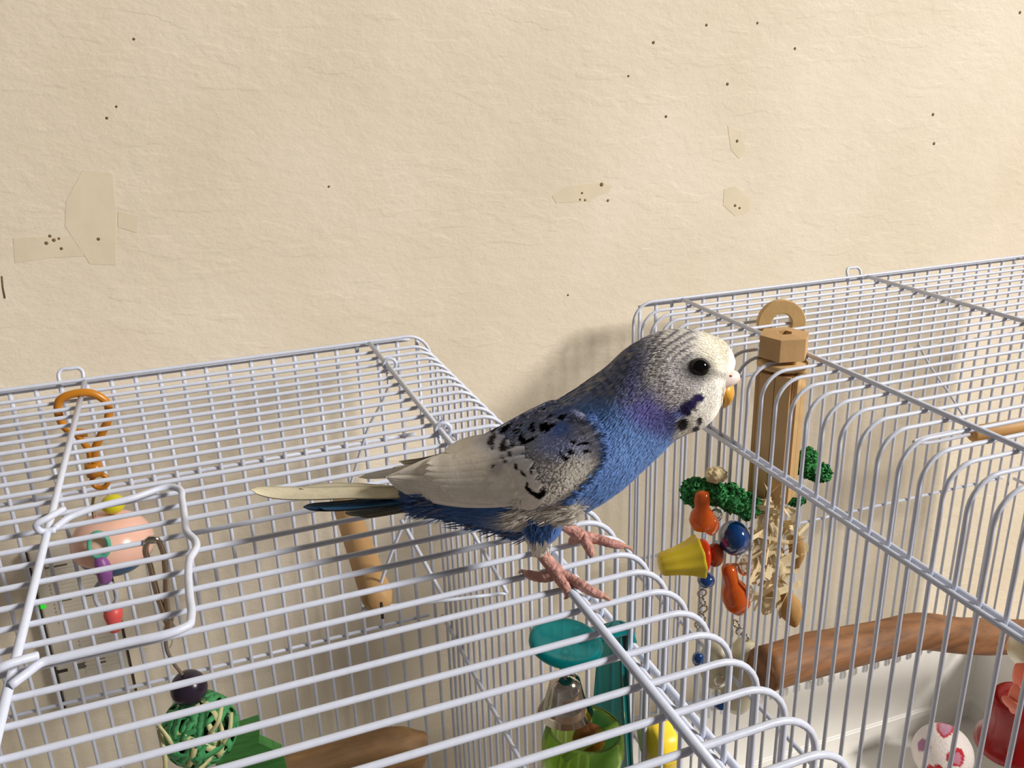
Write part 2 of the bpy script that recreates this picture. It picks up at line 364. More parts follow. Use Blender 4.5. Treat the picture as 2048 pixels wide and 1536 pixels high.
TT = bpv(SS[:, 0:2], 0); BB = bpv(SS[:, 2:4], 0); CC = (TT+BB)/2; AA = (TT-BB)/2; WB = np.maximum(SS[:, 4], .05)
al = np.linalg.norm(AA, axis=1); e = .50*np.abs(AA[:, 2])/al; an = np.sqrt(np.maximum(al**2-(WB*e)**2, (al*.6)**2)); AA = AA*(an/al)[:, None]
NR = 112
def body_point(i, th):
    i = np.clip(i, 0, len(CC)-1.001); k = np.floor(i).astype(int); f = (i-k)[:, None]
    c = CC[k]*(1-f)+CC[k+1]*f; a = AA[k]*(1-f)+AA[k+1]*f; wb = WB[k]*(1-f[:, 0])+WB[k+1]*f[:, 0]
    return c+np.cos(th)[:, None]*a+(np.sin(th)*wb)[:, None]*BN
def pix_sym(X):                 # pixel of the near-side twin of every point
    n = (X-BO) @ BN; Y = X+BN*(np.abs(n)-n)[:, None]; return proj(Y)
bird = thing('budgerigar', 'blue and white budgerigar standing on top of a wire cage', 'bird', (.55, -22.0, .16))
M_PLUM = mat('plumage', None, .8, .07, 900, .18, 1500, vcol=True, sheen=.12, spec=.12)
M_HORN = mat('wing_plumage', None, .65, .05, 700, .12, 1200, vcol=True, spec=.08)
ii = np.repeat(np.arange(len(CC)), NR); th = np.tile(np.arange(NR)*2*math.pi/NR, len(CC))
BV = body_point(ii.astype(float), th); BF = gridF(len(CC), NR, True)+[list(range(NR))[::-1], list(range((len(CC)-1)*NR, len(CC)*NR))]
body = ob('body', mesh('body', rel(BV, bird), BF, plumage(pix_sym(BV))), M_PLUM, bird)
# small contour feathers
def barbs(n, imin, imax, ln, wd, lift, seed):
    rg = np.random.default_rng(seed); i = rg.uniform(imin, imax, n); t = rg.uniform(0, 2*math.pi, n)
    X = body_point(i, t); Xb = body_point(i-2.0, t); g = Xb-X; g /= np.linalg.norm(g, axis=1)[:, None]
    k = np.clip(np.round(i).astype(int), 0, len(CC)-1); nr = X-CC[k]; nr -= g*np.sum(nr*g, 1)[:, None]; nr /= np.linalg.norm(nr, axis=1)[:, None]+1e-9
    sd = np.cross(g, nr); L = (ln*rg.uniform(.6, 1.3, n))[:, None]; W = (wd*rg.uniform(.7, 1.3, n))[:, None]; lf = (lift*rg.uniform(.3, 1.6, n))[:, None]
    g = g+sd*rg.normal(0, .10, n)[:, None]
    V = np.stack([X-sd*W*.5-nr*.02, X+sd*W*.5-nr*.02, X+g*L*.55+sd*W*.45+nr*lf*.7, X+g*L*.55-sd*W*.45+nr*lf*.7, X+g*L+nr*lf], 1).reshape(-1, 3)
    c = plumage(pix_sym(X+g*L*.4))*rg.uniform(.95, 1.05, n)[:, None]; b = np.arange(n)*5
    F = np.concatenate([np.stack([b, b+1, b+2, b+3], 1)]).tolist()+np.stack([b+3, b+2, b+4], 1).tolist()
    return V, F, np.repeat(c, 5, 0)
mb = MB()
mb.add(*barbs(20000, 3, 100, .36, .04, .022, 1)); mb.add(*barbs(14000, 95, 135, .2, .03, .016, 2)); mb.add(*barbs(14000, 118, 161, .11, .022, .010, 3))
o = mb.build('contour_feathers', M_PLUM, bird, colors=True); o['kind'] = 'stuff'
# wings: lateral field fitted through control points
_g = BV.reshape(len(CC), NR, 3); _nn = np.cross(np.gradient(_g, axis=0), np.roll(_g, -1, 1)-np.roll(_g, 1, 1)); _nn *= np.sign(np.sum(_nn*(_g-CC[:, None]), -1))[..., None]
_vis = (np.sum(_nn*(CAM-_g), -1) > 0).ravel(); _bp = proj(BV[_vis]); _bn = ((BV[_vis]-BO) @ BN)
WP = [(775, 953, .40), (720, 955, .3), (800, 930, .25), (845, 920, .2), (815, 985, .55), (840, 950, .55)]
for _x in range(870, 1221, 25):
    for _y in range(760, 1041, 20):
        _d = np.hypot(_bp[:, 0]-_x, _bp[:, 1]-_y); _k = np.argsort(_d)[:4]
        if _d[_k[0]] < 9: WP.append((_x, _y, float(_bn[_k].mean())+.07))
WP = np.array(WP)
def tps(r2): return np.where(r2 > 0, r2*np.log(r2+1e-12), 0)
_A = (WP[:, :2]-1000)/200; _n = len(_A)
_K = np.zeros((_n+3, _n+3)); _K[:_n, :_n] = tps(((_A[:, None]-_A[None])**2).sum(-1))+np.eye(_n)*.03; _K[:_n, _n] = 1; _K[:_n, _n+1:] = _A; _K[_n, :_n] = 1; _K[_n+1:, :_n] = _A.T
_W = np.linalg.solve(_K, np.r_[WP[:, 2], 0, 0, 0])
def wn(XY):
    Q = (np.asarray(XY, float)-1000)/200; return tps(((Q[:, None]-_A[None])**2).sum(-1)) @ _W[:_n]+_W[_n]+Q @ _W[_n+1:]
def mirror(X):
    n = (X-BO) @ BN; return X-2*n[:, None]*BN
BLK = [[(75,320),(95,290),(150,262),(162,268),(120,310),(90,332)], [(45,415),(75,355),(120,325),(130,340),(105,385),(112,415),(75,425)], [(68,432),(108,428),(105,455),(85,455)],
 [(150,335),(175,285),(240,255),(250,262),(215,300),(180,340)], [(245,375),(250,320),(290,265),(322,262),(310,310),(275,345),(262,372)],
 [(145,465),(150,410),(185,360),(200,372),(195,415),(210,435),(270,412),(262,432),(190,470)], [(300,400),(295,360),(318,318),(335,330),(335,370),(360,385),(440,352),(425,375),(330,422)],
 [(370,270),(410,245),(425,255),(405,280),(415,325),(405,335),(380,315)], [(440,270),(490,245),(515,262),(590,262),(570,275),(545,290),(500,325),(465,315)], [(500,200),(530,190),(570,195),(545,212),(515,215)],
 [(585,220),(620,195),(670,190),(640,230),(610,235)], [(690,395),(720,385),(735,405),(715,418),(690,410)], [(735,415),(780,395),(830,405),(850,415),(790,420),(745,430)], [(770,462),(840,458),(845,475),(815,488),(790,480)],
 [(650,440),(680,460),(735,478),(715,492),(675,485)], [(595,455),(625,485),(640,510),(690,515),(660,538),(630,530),(605,490)], [(165,490),(180,490),(185,530),(205,545),(190,558),(170,530)],
 [(210,475),(225,465),(250,490),(240,510),(215,500)], [(230,540),(245,530),(240,555)], [(260,560),(280,560),(290,600),(275,610),(258,590)], [(300,600),(320,620),(350,640),(345,665),(310,635)], [(375,600),(395,620),(400,640),(380,640)],
 [(350,705),(365,705),(370,735),(400,770),(440,785),(500,750),(510,765),(495,800),(450,835),(410,815),(360,775),(342,740)], [(88,570),(110,565),(105,590),(90,600)],
 [(625,80),(650,65),(680,85),(665,105),(630,95)], [(455,145),(490,130),(485,155)], [(305,190),(345,180),(340,200),(310,205)], [(185,240),(212,225),(205,245)], [(535,85),(565,70),(555,95)]]
GRY = [[(690,200),(730,212),(800,238),(850,270),(780,265),(730,250),(660,245)], [(500,505),(530,530),(560,560),(535,565),(510,540)], [(360,525),(400,520),(385,540)], [(430,680),(470,700),(560,690),(610,655),(580,700),(540,712),(470,712)],
 [(540,100),(595,95),(590,125),(550,130)], [(395,185),(435,165),(430,190),(405,198)], [(690,42),(745,40),(720,52)], [(640,360),(670,350),(690,370),(660,375)], [(750,330),(790,320),(810,340),(770,350)], [(870,350),(905,340),(915,380),(885,380)]]
BLK = [np.array(p)/3.808+[960, 780] for p in BLK]; GRY = [np.array(p)/3.808+[960, 780] for p in GRY]
def inpoly(x, y, P):             # signed distance, positive inside
    ins = np.zeros(len(x), bool); dm = np.full(len(x), 1e9); n = len(P)
    for i in range(n):
        (x1, y1), (x2, y2) = P[i], P[(i+1) % n]
        ins ^= ((y1 > y) != (y2 > y)) & (x < (x2-x1)*(y-y1)/(y2-y1+1e-12)+x1)
        t = np.clip(((x-x1)*(x2-x1)+(y-y1)*(y2-y1))/((x2-x1)**2+(y2-y1)**2+1e-9), 0, 1); dm = np.minimum(dm, np.hypot(x-x1-t*(x2-x1), y-y1-t*(y2-y1)))
    return np.where(ins, dm, -dm)
def wingcol(XY):
    x = XY[:, 0]; y = XY[:, 1]; ns = vnoise(x*.12, y*.2); c = np.tile(lin((236, 229, 217)), (len(x), 1))
    up = sm(-(y-(862-(x-975)*.18)), -26, 14)
    c = mixc(c, (196, 200, 214), ell(x, y, 1040, 892, 74, 42, 12, .5)*.9)
    c = mixc(c, (178, 190, 234), ell(x, y, 1118, 878, 46, 40, -20, .5)*.95)
    c = mixc(c, (196, 204, 238), ell(x, y, 1182, 896, 34, 34, 0, .5)*.9)
    c = mixc(c, (164, 170, 200), ell(x, y, 1070, 836, 110, 30, -24, .5)*.95)
    c = mixc(c, (140, 158, 214), ell(x, y, 1150, 830, 60, 24, 20, .5)*.7)
    c = mixc(c, (206, 208, 226), ell(x, y, 1172, 864, 24, 14, 30, .6)*.7)
    c = mixc(c, (122, 162, 236), ell(x, y, 1120, 860, 20, 13, -20, .6)*.8)
    c = mixc(c, (206, 204, 204), ell(x, y, 1075, 940, 46, 30, 20, .6)*.6)
    c = mixc(c, (240, 234, 222), ell(x, y, 1160, 955, 60, 30, -45, .6)*.9)
    c = mixc(c, (168, 160, 162), ell(x, y, 992, 936, 15, 17, 20, .5)*.8)
    q = x*.83-y*.55; p = x*.55+y*.83; wx = x+3*(vnoise(q*.06, p*.5)-.5); wy = y+3*(vnoise(q*.06+30, p*.5)-.5)
    c = c*(.92+.14*ns[:, None])
    for P in GRY: c = mixc(c, (92, 90, 96), sm(inpoly(wx, wy, P), -2.5, 2.5)*.65)
    for P in BLK: c = mixc(c, (14, 12, 12), sm(inpoly(wx, wy, P), -1.6, 1.2))
    return c
OUT_T = spline([(772, 953), (840, 922), (900, 899), (976, 864), (1024, 838), (1066, 816), (1108, 800), (1146, 812), (1184, 840), (1204, 868)], 150)
OUT_B = spline([(772, 955), (790, 975), (840, 997), (920, 1011), (1000, 1016), (1060, 1020), (1140, 998), (1190, 950), (1209, 926), (1211, 900)], 150)
def feather(root, tip, wd, layer, colf, bend=0.0, nu=26, nv=17, side=1, blunt=.62, rlf=1.0):
    r = np.array(root, float); t = np.array(tip, float); d = t-r; L = np.linalg.norm(d); d /= L; pn = np.array([-d[1], d[0]])
    u = np.repeat(np.linspace(0, 1, nu), nv); v = np.tile(np.linspace(-1, 1, nv), nu)
    w0 = np.where(u < blunt, .3+.7*np.sin(np.minimum(u/blunt, 1)*math.pi/2), np.sqrt(np.maximum(1-((u-blunt)/(1-blunt))**2, 0)))
    XY = r+np.outer(u*L, d)+np.outer(v*w0*wd+bend*np.sin(u*math.pi), pn)
    n = wn(XY)+layer+rlf*(.05*(1-v*v)*np.minimum(1, wd/12)-.03+.05*u)
    X = bpv(XY, n)
    if side < 0: X = mirror(X)
    return rel(X, bird), gridF(nu, nv), colf(u, v, XY)
def c_flight(u, v, XY):
    c = wingcol(XY); ns = vnoise(u*6+XY[:, 0]*.01, v*5)
    c = mixc(c, (190, 180, 164), sm(np.abs(v), .72, 1)*.6); c = mixc(c, (198, 186, 168), (np.abs(v+.25) < .07)*.5); return c*(.95+.08*ns[:, None])
def c_tert(u, v, XY):
    c = wingcol(XY); return c*(1-.16*sm(np.abs(v), .75, 1))[:, None]
def c_pat(u, v, XY):
    c = wingcol(XY); return c*(1-.10*sm(np.abs(v), .7, 1)*sm(u, .2, .6))[:, None]
def wing(side):
    NB = 70 if side > 0 else 20; NA = 150 if side > 0 else 40; u = np.linspace(0, 1, NB); X = []; XY = []; ot = OUT_T if side > 0 else OUT_T[np.linspace(0, 149, NA).astype(int)]; obt = OUT_B if side > 0 else OUT_B[np.linspace(0, 149, NA).astype(int)]
    Wd = bpy.data.objects
    for i in range(NA):
        for q in u:
            q = q if side > 0 else .38+.62*q
            XY.append(ot[i]*(1-q)+obt[i]*q)
    XY = np.array(XY); q = np.tile(u, NA); s = np.repeat(np.linspace(0, 1, NA), NB)
    edge = np.minimum(1, np.minimum(q, 1-q)*7)*np.minimum(1, np.minimum(s+.02, 1-s)*12); n = wn(XY)-.09*(1-np.sqrt(np.clip(edge, 0, 1)))
    A = bpv(XY, n); B = bpv(XY, n-.12-.2*edge)
    if side < 0: A = mirror(A); B = mirror(B)
    nA = len(A); F = gridF(NA, NB); F2 = [[a+nA for a in f][::-1] for f in gridF(NA, NB)]
    bd = [i*NB for i in range(NA)]; be = [i*NB+NB-1 for i in range(NA)]; F3 = []
    for i in range(NA-1): F3 += [[bd[i], bd[i]+nA, bd[i+1]+nA, bd[i+1]], [be[i+1], be[i+1]+nA, be[i]+nA, be[i]]]
    for j in range(NB-1): F3 += [[j+1, j+1+nA, j+nA, j], [(NA-1)*NB+j, (NA-1)*NB+j+nA, (NA-1)*NB+j+1+nA, (NA-1)*NB+j+1]]
    col = wingcol(XY)
    wo = ob('wing', mesh('wing', rel(np.concatenate([A, B]), bird), F+F2+F3, np.concatenate([col, col])), M_HORN, bird)
    fl = []
    # primaries, from the lowest to the uppermost
    for k in range(7):
        f = k/6; fl.append(((1040-16*f, 1008-34*f), (800-26*f-(0 if side > 0 else 0), 980-25*f), 12-1.5*f, .03+.025*k, c_flight, -9+8*f))
    for k in range(6):
        f = k/5; fl.append(((1050, 986-88*f), (868-34*f+46*abs(f-.6), 985-58*f), 21, .2+.03*k, c_tert, -4))
    for a in (((1010, 872), (890, 905), 15, .3, c_tert, 3), ((1020, 884), (905, 916), 18, .33, c_tert, 2)): fl.append(a)
    # coverts in overlapping rows, coloured by the wing pattern
    for r_, (x0, y0, x1, y1, cnt, ln, wd) in enumerate([(1010, 990, 1000, 925, 4, 62, 17), (1068, 1000, 1040, 935, 4, 56, 17)]):
        for k in range(cnt):
            f = k/(cnt-1); x = x0+(x1-x0)*f; y = y0+(y1-y0)*f; a = math.radians(152); d = np.array([math.cos(a), math.sin(a)]); p = np.array([x, y])
            fl.append((tuple(p-d*ln*.5), tuple(p+d*ln*.5), wd, .34+.025*r_+.006*k, c_pat, 0))
    if side < 0: fl = fl[:9]
    for (r, t, wd, ly, cf, bd_) in fl:
        V, F, C = feather(r, t, wd, ly*.36, cf, bd_, side=side, rlf=.3 if cf is c_pat else 1.0); ob('wing_feather', mesh('wing_feather', V, F, C), M_HORN, wo)
    if side > 0:                 # fine barbs lying over the coverts
        rg = np.random.default_rng(12); n = 5200; t = rg.uniform(.30, .995, n); q = rg.uniform(.02, .97, n); k = (t*149).astype(int)
        P0 = OUT_T[k]*(1-q)[:, None]+OUT_B[k]*q[:, None]; keep = P0[:, 0] > 1000-(P0[:, 1] > 930)*-25; P0 = P0[keep]; n = len(P0)
        a = np.radians(150+rg.normal(0, 9, n)); d = np.stack([np.cos(a), np.sin(a)], 1); pn = np.stack([-d[:, 1], d[:, 0]], 1); L = rg.uniform(6, 12, n)[:, None]; ww = rg.uniform(1.4, 2.4, n)[:, None]
        Q = np.stack([P0+pn*ww, P0-pn*ww, P0+d*L*.6-pn*ww, P0+d*L*.6+pn*ww, P0+d*L], 1); nn = np.repeat(wn(P0)+.015+rg.uniform(0, .008, n), 5)+np.tile([-.012, -.012, .004, .004, .0], n)
        V = bpv(Q.reshape(-1, 2), nn); C = np.repeat(wingcol(P0+d*L*.5)*rg.uniform(.97, 1.03, n)[:, None], 5, 0); b = np.arange(n)*5
        o = ob('wing_barbs', mesh('wing_barbs', rel(V, bird), np.stack([b, b+1, b+2, b+3], 1).tolist()+np.stack([b+3, b+2, b+4], 1).tolist(), C), M_HORN, wo); o['kind'] = 'stuff'
    return wo
wing(1)
wf = wing(-1)
# far wing tip that shows above the near one
for k in range(4):
    f = k/3; XYr = (960-20*f, 905-6*f+14*f); XYt = (716+34*f, 955-6*f)
    r = np.array(XYr, float); t = np.array(XYt, float); d = t-r; L = np.linalg.norm(d); d /= L; pn = np.array([-d[1], d[0]])
    u = np.repeat(np.linspace(0, 1, 16), 7); v = np.tile(np.linspace(-1, 1, 7), 16); w0 = np.where(u < .45, 1, np.sqrt(np.maximum(1-((u-.45)/.55)**2, 0)))
    XY = r+np.outer(u*L, d)+np.outer(v*w0*11-6*np.sin(u*3.14), pn)
    ob('wing_feather', mesh('wing_feather', rel(bpv(XY, -.1-.12*k+.02*v), bird), gridF(16, 7), c_flight(u, v, XY)), M_HORN, wf)
# tail
def tailf(name, pts, wd, n0, col, edge, nseg=26, drop=0.0):
    P = spline(pts, nseg); T = np.gradient(P, axis=0); T /= np.linalg.norm(T, axis=1)[:, None]; N = np.stack([-T[:, 1], T[:, 0]], 1)
    u = np.repeat(np.linspace(0, 1, nseg), 7); v = np.tile(np.linspace(-1, 1, 7), nseg)
    w0 = np.where(u < .8, .85+.15*u, .97*np.sqrt(np.maximum(1-((u-.8)/.2)**2, 0)))
    XY = np.repeat(P, 7, 0)+np.repeat(N, 7, 0)*(v*w0*wd)[:, None]
    X = bpv(XY, n0-.26*v-.06*v*v); X2 = X-np.array([0, 0, .05])-BN*.03
    c = np.tile(lin(col), (len(u), 1)); c = mixc(c, edge, sm(np.abs(v), .6, 1)*.8)*(.94+.12*vnoise(u*30, v*3)[:, None]); nA = len(X)
    F = gridF(nseg, 7)+[[a+nA for a in f][::-1] for f in gridF(nseg, 7)]
    for i in range(nseg-1): F += [[i*7, i*7+nA, i*7+7+nA, i*7+7], [i*7+13, i*7+13+nA, i*7+6+nA, i*7+6]]
    return ob(name, mesh(name, rel(np.concatenate([X, X2]), bird), F, np.concatenate([c, c])), M_HORN, bird)
tailf('tail_feather', [(880, 978), (790, 984), (700, 984), (600, 986), (548, 984), (500, 978)], 13, .22, (222, 214, 186), (206, 198, 168))
tailf('tail_feather', [(880, 990), (800, 998), (720, 1006), (660, 1012), (606, 1013)], 9, .34, (34, 66, 96), (14, 16, 20))
tailf('tail_feather', [(860, 994), (780, 1004), (700, 1012), (640, 1016)], 7, .42, (52, 92, 128), (20, 22, 26))
tailf('tail_feather', [(860, 1002), (790, 1012), (725, 1022), (690, 1025)], 8, .38, (196, 190, 170), (30, 32, 36))
tailf('tail_feather', [(880, 1006), (810, 1016), (750, 1026), (716, 1030)], 7, .3, (208, 200, 180), (60, 64, 70))
tailf('tail_feather', [(880, 986), (790, 978), (690, 972), (600, 976)], 7, -.15, (206, 200, 178), (180, 172, 150))
# loose feathers of the vent, flank and thigh
def tuft(n, pts, n0, L, spread, ang, cols, seed, wd=2.0):
    rg = np.random.default_rng(seed); mb = MB(); P = np.array(pts, float)
    for k in range(n):
        i = rg.integers(0, len(P)); x, y = P[i]+rg.normal(0, spread, 2); a = math.radians(ang+rg.normal(0, 11)); l = L*rg.uniform(.6, 1.3); ww = wd*rg.uniform(.6, 1.2)
        nn = (n0 if n0 is not None else float(wn(np.array([[x, y]]))[0])+.04)+rg.normal(0, .12 if n0 is not None else .03); d = np.array([math.cos(a), math.sin(a)]); pn = np.array([-d[1], d[0]])
        XY = np.array([[x, y]+pn*ww*.6, [x, y]-pn*ww*.6, np.array([x, y])+d*l*.6-pn*ww*.55, np.array([x, y])+d*l*.6+pn*ww*.55, np.array([x, y])+d*l])
        X = bpv(XY, np.array([nn, nn, nn+.05, nn+.05, nn+.02])); mb.add(X, [[0, 1, 2, 3], [3, 2, 4]], lin(cols[rg.integers(0, len(cols))])*rg.uniform(.85, 1.1))
    return mb
BLU = [(64, 96, 150), (74, 108, 164), (52, 80, 128)]; WHI = [(226, 218, 204), (236, 228, 216), (212, 204, 192)]
o = tuft(1500, [(880, 1014), (920, 1026), (960, 1038), (1000, 1046), (1035, 1056), (850, 1012)], .75, 34, 8, 174, BLU+[(120, 124, 140)], 3).build('vent_feathers', M_PLUM, bird, colors=True); o['kind'] = 'stuff'
o = tuft(1500, [(1060, 1026), (1090, 1030), (1120, 1026), (1150, 1020), (1040, 1034)], 1.42, 30, 9, 162, WHI, 4).build('flank_feathers', M_PLUM, bird, colors=True); o['kind'] = 'stuff'
o = tuft(500, [(1066, 1046), (1080, 1052), (1094, 1050), (1082, 1062), (1070, 1060)], 1.5, 22, 5, 96, BLU, 21, 1.8).build('thigh_feathers', M_PLUM, bird, colors=True); o['kind'] = 'stuff'
o = tuft(420, [(1074, 1076), (1082, 1078), (1088, 1076), (1080, 1084)], 1.2, 24, 4, 92, WHI, 22, 1.6).build('thigh_feathers', M_PLUM, bird, colors=True); o['kind'] = 'stuff'
o = tuft(500, [(1214, 868), (1216, 885), (1217, 900), (1216, 915), (1212, 930), (1202, 946), (1190, 960), (1176, 974), (1160, 988), (1145, 1002), (1200, 852), (1188, 838)], None, 15, 4, 168, [(110, 146, 210), (100, 136, 200), (120, 156, 216)], 9, 1.6).build('breast_edge_feathers', M_PLUM, bird, colors=True); o['kind'] = 'stuff'
# legs
M_SKIN = mat('pink_scaly_skin', (198, 146, 134), .55, .3, 500, 1.0, 800, sss=.15); M_CLAW = mat('horn_claw', (168, 124, 104), .4, .15, 300)
def zz(x, y, z): return on(x, y, 2, z)
def leg(th0, ths, tarsus, toes, cols, n0):
    lg = MB()
    lg.add(*tube(spline(tarsus, 16), np.interp(np.linspace(0, 1, 16), [0, .7, 1], [.17, .165, .2]), 12))
    o = None; claws = []
    for path, cl in toes:
        n = 22; rr = np.interp(np.linspace(0, 1, n), [0, .3, .85, 1], [.17, .15, .12, .085])*(1+.05*np.sin(np.linspace(0, 44, n)))
        lg.add(*tube(spline(path, n), rr, 12)); claws.append(cl)
    o = lg.build('leg', M_SKIN, bird)
    for cl in claws:
        V, F = tube(spline(cl, 10), np.linspace(.085, .012, 10), 8); ob('claw', mesh('claw', rel(V, bird), F), M_CLAW, o)
    # feathered thigh
    n = 20; P = spline(ths, n); rad = np.interp(np.linspace(0, 1, n), [0, .4, .8, 1], th0); V, F = tube(P, rad, 18)
    ca = proj(V); C = np.tile(lin((72, 108, 170)), (len(V), 1)); C = mixc(C, (222, 212, 198), sm(np.repeat(np.linspace(0, 1, n), 18), .5, .68)); C = mixc(C, (206, 198, 186), sm(-np.repeat(np.linspace(0, 1, n), 18), -.25, -.05))
    ob('thigh', mesh('thigh', rel(V, bird), F, C), M_PLUM, o)
    return o
zt = .36
nearT = [bp_(1078, 1096, .95), zz(1092, 1118, .75), zz(1114, 1144, .45)]
leg([.62, .52, .26, .2], [bp_(1085, 1018, .85), bp_(1082, 1056, .95), bp_(1078, 1084, .95), bp_(1080, 1108, .95)], nearT,
    [([zz(1112, 1144, .45), zz(1135, 1156, zt), zz(1165, 1172, .34), zz(1190, 1186, .26), zz(1206, 1192, .2)], [zz(1202, 1190, .2), zz(1216, 1197, .12), zz(1224, 1212, -.08)]),
     ([zz(1112, 1146, .42), zz(1092, 1153, .32), zz(1068, 1152, .22), zz(1052, 1146, .16)], [zz(1054, 1147, .16), zz(1043, 1142, .1), zz(1036, 1146, -.06)]),
     ([zz(1112, 1146, .42), zz(1124, 1164, .34), zz(1134, 1178, .24), zz(1136, 1188, .05)], [zz(1136, 1186, .07), zz(1133, 1194, -.05), zz(1128, 1198, -.16)])], None, .95)
farT = [bp_(1112, 1040, -.6), zz(1138, 1056, .62), zz(1164, 1074, .4)]
leg([.5, .42, .24, .16], [bp_(1090, 1000, -.6), bp_(1095, 1020, -.65), bp_(1104, 1034, -.62), bp_(1114, 1042, -.6)], farT,
    [([zz(1164, 1074, .4), zz(1190, 1077, .32), zz(1220, 1086, .26), zz(1247, 1092, .16)], [zz(1244, 1091, .17), zz(1258, 1095, .08), zz(1268, 1106, -.1)]),
     ([zz(1166, 1074, .38), zz(1174, 1088, .25), zz(1180, 1102, .1), zz(1182, 1110, -.02)], [zz(1182, 1108, 0), zz(1182, 1115, -.1), zz(1179, 1119, -.2)]),
     ([zz(1162, 1074, .38), zz(1150, 1078, .26), zz(1142, 1084, .1)], [zz(1143, 1083, .1), zz(1138, 1089, -.02), zz(1136, 1096, -.15)])], None, -.6)
# eye, cere, beak
def headn(x, y):                # lateral reach of the head at a pixel
    d = np.hypot(SS[:, 0]*.5+SS[:, 2]*.5-x, SS[:, 1]*.5+SS[:, 3]*.5-y); return float(WB[np.argmin(d)])
M_EYE = mat('black_eye', (6, 5, 5), .04, .02)
for s in (1, -1):
    c = bp_(1398, 736, .92)
    if s < 0: c = mirror(c[None])[0]
    V, F = ball(c, (.225, .225, .19), 16, 24, BN); ob('eye', mesh('eye', rel(V, bird), F), M_EYE, bird)
    c2 = bp_(1398, 737, .86)
    if s < 0: c2 = mirror(c2[None])[0]
    V, F = torus(c2+BN*s*.06, BN*s+BU*.15, .23, .045, 28, 8); ob('eyelid', mesh('eyelid', rel(V, bird), F), mat('grey_eyelid', (74, 70, 68), .6, .1), bird)
M_CERE = mat('pale_cere', (242, 226, 218), .45, .05, 200, .1, sss=.2)
mb = MB()
for s in (.42, -.26): mb.add(*ball(bp_(1450, 758, s), (.24, .2, .36), 14, 20, BU*.9+np.array([0, 0, .2])-BN*s*.9))
o = mb.build('cere', M_CERE, bird)
for s in (1, -1):
    c = bp_(1461, 754, .56); c = c if s > 0 else mirror(c[None])[0]
    V, F = ball(c, (.05, .05, .03), 8, 12, BN*s+BU*.5); ob('nostril', mesh('nostril', rel(V, bird), F), mat('nostril_red', (150, 62, 62), .7), o)
def beakmesh(pts, wds, ths):
    P = np.array([bp_(x-2, y, .1) for x, y in pts]); P = spline(P, 24); T = np.gradient(P, axis=0); T /= np.linalg.norm(T, axis=1)[:, None]; V = []
    u = np.linspace(0, 1, len(pts)); q = np.linspace(0, 1, 24); W = np.interp(q, u, wds); H = np.interp(q, u, ths)
    for i in range(24):
        nrm = np.cross(T[i], BN); nrm /= np.linalg.norm(nrm)
        for k in range(18):
            a = 2*math.pi*k/18; V.append(P[i]+BN*W[i]*math.cos(a)+nrm*H[i]*math.sin(a))
    return np.array(V), gridF(24, 18, True)+[list(range(18))[::-1], list(range(23*18, 24*18))]
M_BEAK = mat('orange_horn_beak', (222, 166, 66), .35, .14, 160, .1, 400, sss=.2)
V, F = beakmesh([(1438, 766), (1450, 774), (1456, 786), (1456, 800), (1449, 816)], [.3, .4, .36, .22, .03], [.18, .22, .17, .1, .02]); ob('beak', mesh('beak', rel(V, bird), F), M_BEAK, bird)
V, F = beakmesh([(1436, 790), (1444, 797), (1448, 804)], [.16, .17, .06], [.12, .1, .04]); ob('lower_beak', mesh('lower_beak', rel(V, bird), F), M_BEAK, bird)

#@TOYS
# ---------------------------------------------------------------- things inside the near cage
def at(x, y, yy): return on(x, y, 1, yy)
def rope(pts, r, name, mt, parent, n=30, seg=8):
    V, F = tube(spline(pts, n), r, seg); return ob(name, mesh(name, rel(V, parent), F), mt, parent)
def put(name, vf, mt, parent, smooth=True): return ob(name, mesh(name, rel(vf[0], parent), vf[1], smooth=smooth), mt, parent)
def ribbon(P, wd, th=.02, up=None):
    P = np.asarray(P, float); T = np.gradient(P, axis=0); T /= np.linalg.norm(T, axis=1)[:, None]+1e-9
    up = np.array([0, 0, 1.0]) if up is None else np.asarray(up, float); sd = np.cross(T, up); sd /= np.linalg.norm(sd, axis=1)[:, None]+1e-9; nr = np.cross(sd, T)
    V = np.stack([P-sd*wd-nr*th, P+sd*wd-nr*th, P+sd*wd+nr*th, P-sd*wd+nr*th], 1).reshape(-1, 3)
    return V, gridF(len(P), 4, True)+[[3, 2, 1, 0], [len(V)-4, len(V)-3, len(V)-2, len(V)-1]]
# toy on the amber hook
Y1 = -2.3; h1 = thing('hanging_ball_toy', 'peach and blue ball toy hanging from an amber plastic hook', 'bird toy', at(165, 800, Y1))
A = lambda x, y: at(x, y, Y1)
rope([A(176, 866), A(140, 862), A(118, 832), A(120, 800), A(150, 787), A(185, 787), A(214, 806), A(216, 838), A(204, 866), A(192, 894), A(188, 926)], .17, 'hook', M_AMBER, h1, 60, 12)
rope([A(152, 868), A(166, 884), A(178, 902), A(182, 930)], .14, 'hook_tongue', M_AMBER, h1)
put('hook_collar', lathe(A(188, 938), (0, 0, 1), [(.1, -.3), (.34, -.28), (.36, 0), (.34, .28), (.1, .3)]), M_AMBER, h1)
put('swivel_ring', torus(A(200, 962), (0.2, 1, 0), .32, .11), M_AMBER, h1)
rope([A(190, 985), A(186, 1000), A(187, 1030), A(196, 1062)], .07, 'wire_link', M_CHROME, h1)
put('bead', ball(A(226, 1008), (.5, .5, .42)), mat('yellow_bead', (218, 208, 40), .35, .05), h1)
bc = at(226, 1085, Y1); R_ = 1.72
up = [(0.02, R_*.82)]+[(R_*math.sin(t), R_*.82*math.cos(t)) for t in np.linspace(.1, 1.85, 18)]
put('ball_shell', lathe(bc, (.1, 0, 1), up), M_PEACH, h1)
